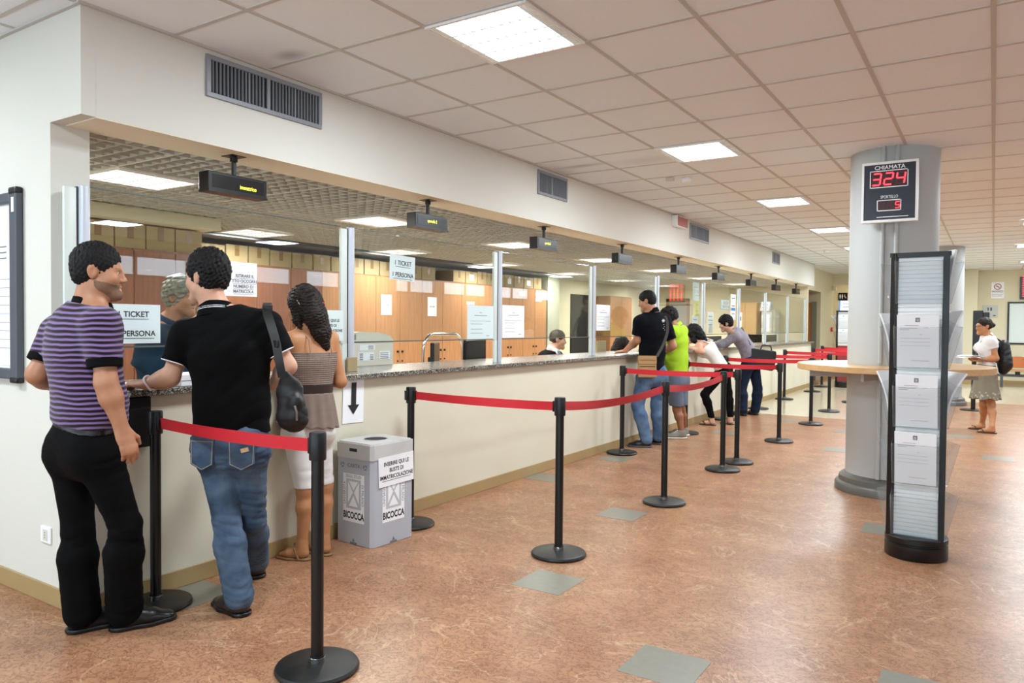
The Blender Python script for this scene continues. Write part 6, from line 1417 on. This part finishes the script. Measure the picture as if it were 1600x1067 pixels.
    q = Shape(); q.rc(J2['ch']-Bd.fw*.19+up*.02, J2['wa']-Bd.fw*.22-up*.02, .095, .115, .03, Bd.fw, .75).rc(J2['wa']-Bd.fw*.2, J2['pe']-Bd.fw*.2+up*.08, .11, .08, .03, Bd.fw, .7); sdf_obj('pouch', [q], .007, M['black_nylon'], tb, 0, wrinkle(.004, 50, up, 2), 1)
    b = B()
    for sg in (.085, -.085): b.path([J2['ch']-Bd.fw*.13+Bd.sh*sg+up*.10, (J2['nk']+J2['sL' if sg > 0 else 'sR'])/2+up*.062, J2['ch']+Bd.fw*.11+Bd.sh*sg*1.2, J2['wa']-Bd.fw*.1+Bd.sh*sg*1.7], .012, 8)
    b.build('strap', M['black_nylon'], tb)
woman2()
# ---- clerks behind the glass
def clerk1():
    t, J, b0 = person('clerk1', 'grey-haired clerk in a blue polo behind the glass between the two nearest men')
    Bd = Body(J, tilt((.9, -.25), -.05), tw=1.08, td=1.15)
    body_mesh(Bd, t, .006, M['skin_olive'], hands=[Bd.hand('L', .5, DN, -Bd.sh), Bd.hand('R', .5, DN, Bd.sh)]); eyes(Bd, t)
    sdf_obj('hair', [Bd.hair(.020, .060, -.07, vol=.010)], .004, M['hair_grey'], t, 0, curls(.005, 210, 21), 1)
    bl = cloth('blue_pique', '2b4258', '22364a'); top_(Bd, t, .007, bl, .018, 1.0, .02, .004, 40, 33, .032, name='polo_shirt'); collar(Bd, t, .005, bl, -.01, .045, .012)
    trousers(Bd, t, .009, M['black_denim'], .012, .03, .002, 50, 5); [shoes(Bd, t, .008, M['leather_black'], M['black'], S_) for S_ in 'LR']
clerk1()
def clerk2():
    t, J, b0 = person('clerk2', 'clerk in a dark suit and white collar seated behind the glass')
    Bd = Body(J, tilt((.97, -.05), -.1), tw=1.0)
    body_mesh(Bd, t, .007, M['skin_pale'], hands=[Bd.hand('L', .5, DN, -Bd.sh), Bd.hand('R', .5, DN, Bd.sh)]); eyes(Bd, t)
    sdf_obj('hair', [Bd.hair(.008, .056, -.06)], .005, mat('short_brown_hair', '3b2c20', .6, bump=.5, bscale=300), t, 0, curls(.002, 300, 2), 1)
    ds = cloth('dark_suit', '17181c', '1e1f24'); top_(Bd, t, .008, ds, .02, 1.85, .0, .003, 40, 35, .022, name='suit_jacket', neck=-.012); collar(Bd, t, .005, M['paper'], -.02, .045, .010, 'shirt_collar')
    un = nrm(Bd.J['nk']-Bd.J['ch']); ribbon([Bd.J['nk']+Bd.fw*.085-un*.0, Bd.J['nk']+Bd.fw*.12-un*.06, Bd.J['ch']+Bd.fw*.135-un*.02], .06, [Bd.sh, Bd.sh], .006).build('necktie', mat('blue_grey_tie', '6d7896', .6), t)
    trousers(Bd, t, .009, ds, .012, .03, .002, 50, 5); [shoes(Bd, t, .008, M['leather_black'], M['black'], S_) for S_ in 'LR']
clerk2()
def clerk3():
    t, J, b0 = person('clerk3', 'dark-haired clerk seated behind the counter beside the beige partition')
    Bd = Body(J, tilt((.75, .35), -.35), hs=.97, tw=.92, fem=True)
    body_mesh(Bd, t, .008, M['skin_pale'], hands=[Bd.hand('L', .5, DN, -Bd.sh), Bd.hand('R', .5, DN, Bd.sh)]); eyes(Bd, t)
    H = Bd.H; q2 = Shape(); q2.rc(H(0, -.05, .03), H(0, -.08, -.09), .085, .07, .03).rc(H(.06, .01, .02), H(.06, .0, -.10), .035, .025, .02).rc(H(-.06, .01, .02), H(-.06, .0, -.10), .035, .025, .02)
    sdf_obj('hair', [Bd.hair(.014, .058, -.08, vol=.006), q2], .005, M['hair_brown'], t, .03, curls(.003, 220, 3), 1)
    top_(Bd, t, .008, cloth('dark_blouse', '1b1b22', '22222a'), .014, 1.6, .0, .003, 40, 37, .018, name='blouse')
    trousers(Bd, t, .009, M['black_denim'], .01, .02, .002, 50, 5); [shoes(Bd, t, .008, M['leather_black'], M['black'], S_) for S_ in 'LR']
clerk3()
# seats of the clerks
def stool(x, y, z, face, label):
    t = thing('office_chair', label, 'chair', (x, y, 0), face)
    B().box(-.22, -.22, z-.06, .22, .22, z, .03).build('seat', M['black_nylon'], t); B().tube((0, 0, .08), (0, 0, z-.06), .025).build('gas_column', M['blackmetal'], t)
    B().box(-.26, -.2, z+.16, -.22, .2, z+.42, .015).box(-.25, -.03, z-.04, -.22, .03, z+.2).build('backrest', M['black_nylon'], t)
    for k in range(5):
        a = k*2*math.pi/5; B().tube((0, 0, .09), (.28*math.cos(a), .28*math.sin(a), .06), .02, .014).sphere((.28*math.cos(a), .28*math.sin(a), .03), .03).build('leg', M['blackmetal'], t)
for key, z, a, lb in (('clerk1', .60, -.1, 'black office chair under the grey-haired clerk'), ('clerk2', .45, .25, 'black office chair under the clerk in the suit'), ('clerk3', .45, .3, 'black office chair under the dark-haired clerk')):
    bb = PEOPLE[key][0]; stool(bb[0]-.03, bb[1], z-.035, a, lb)
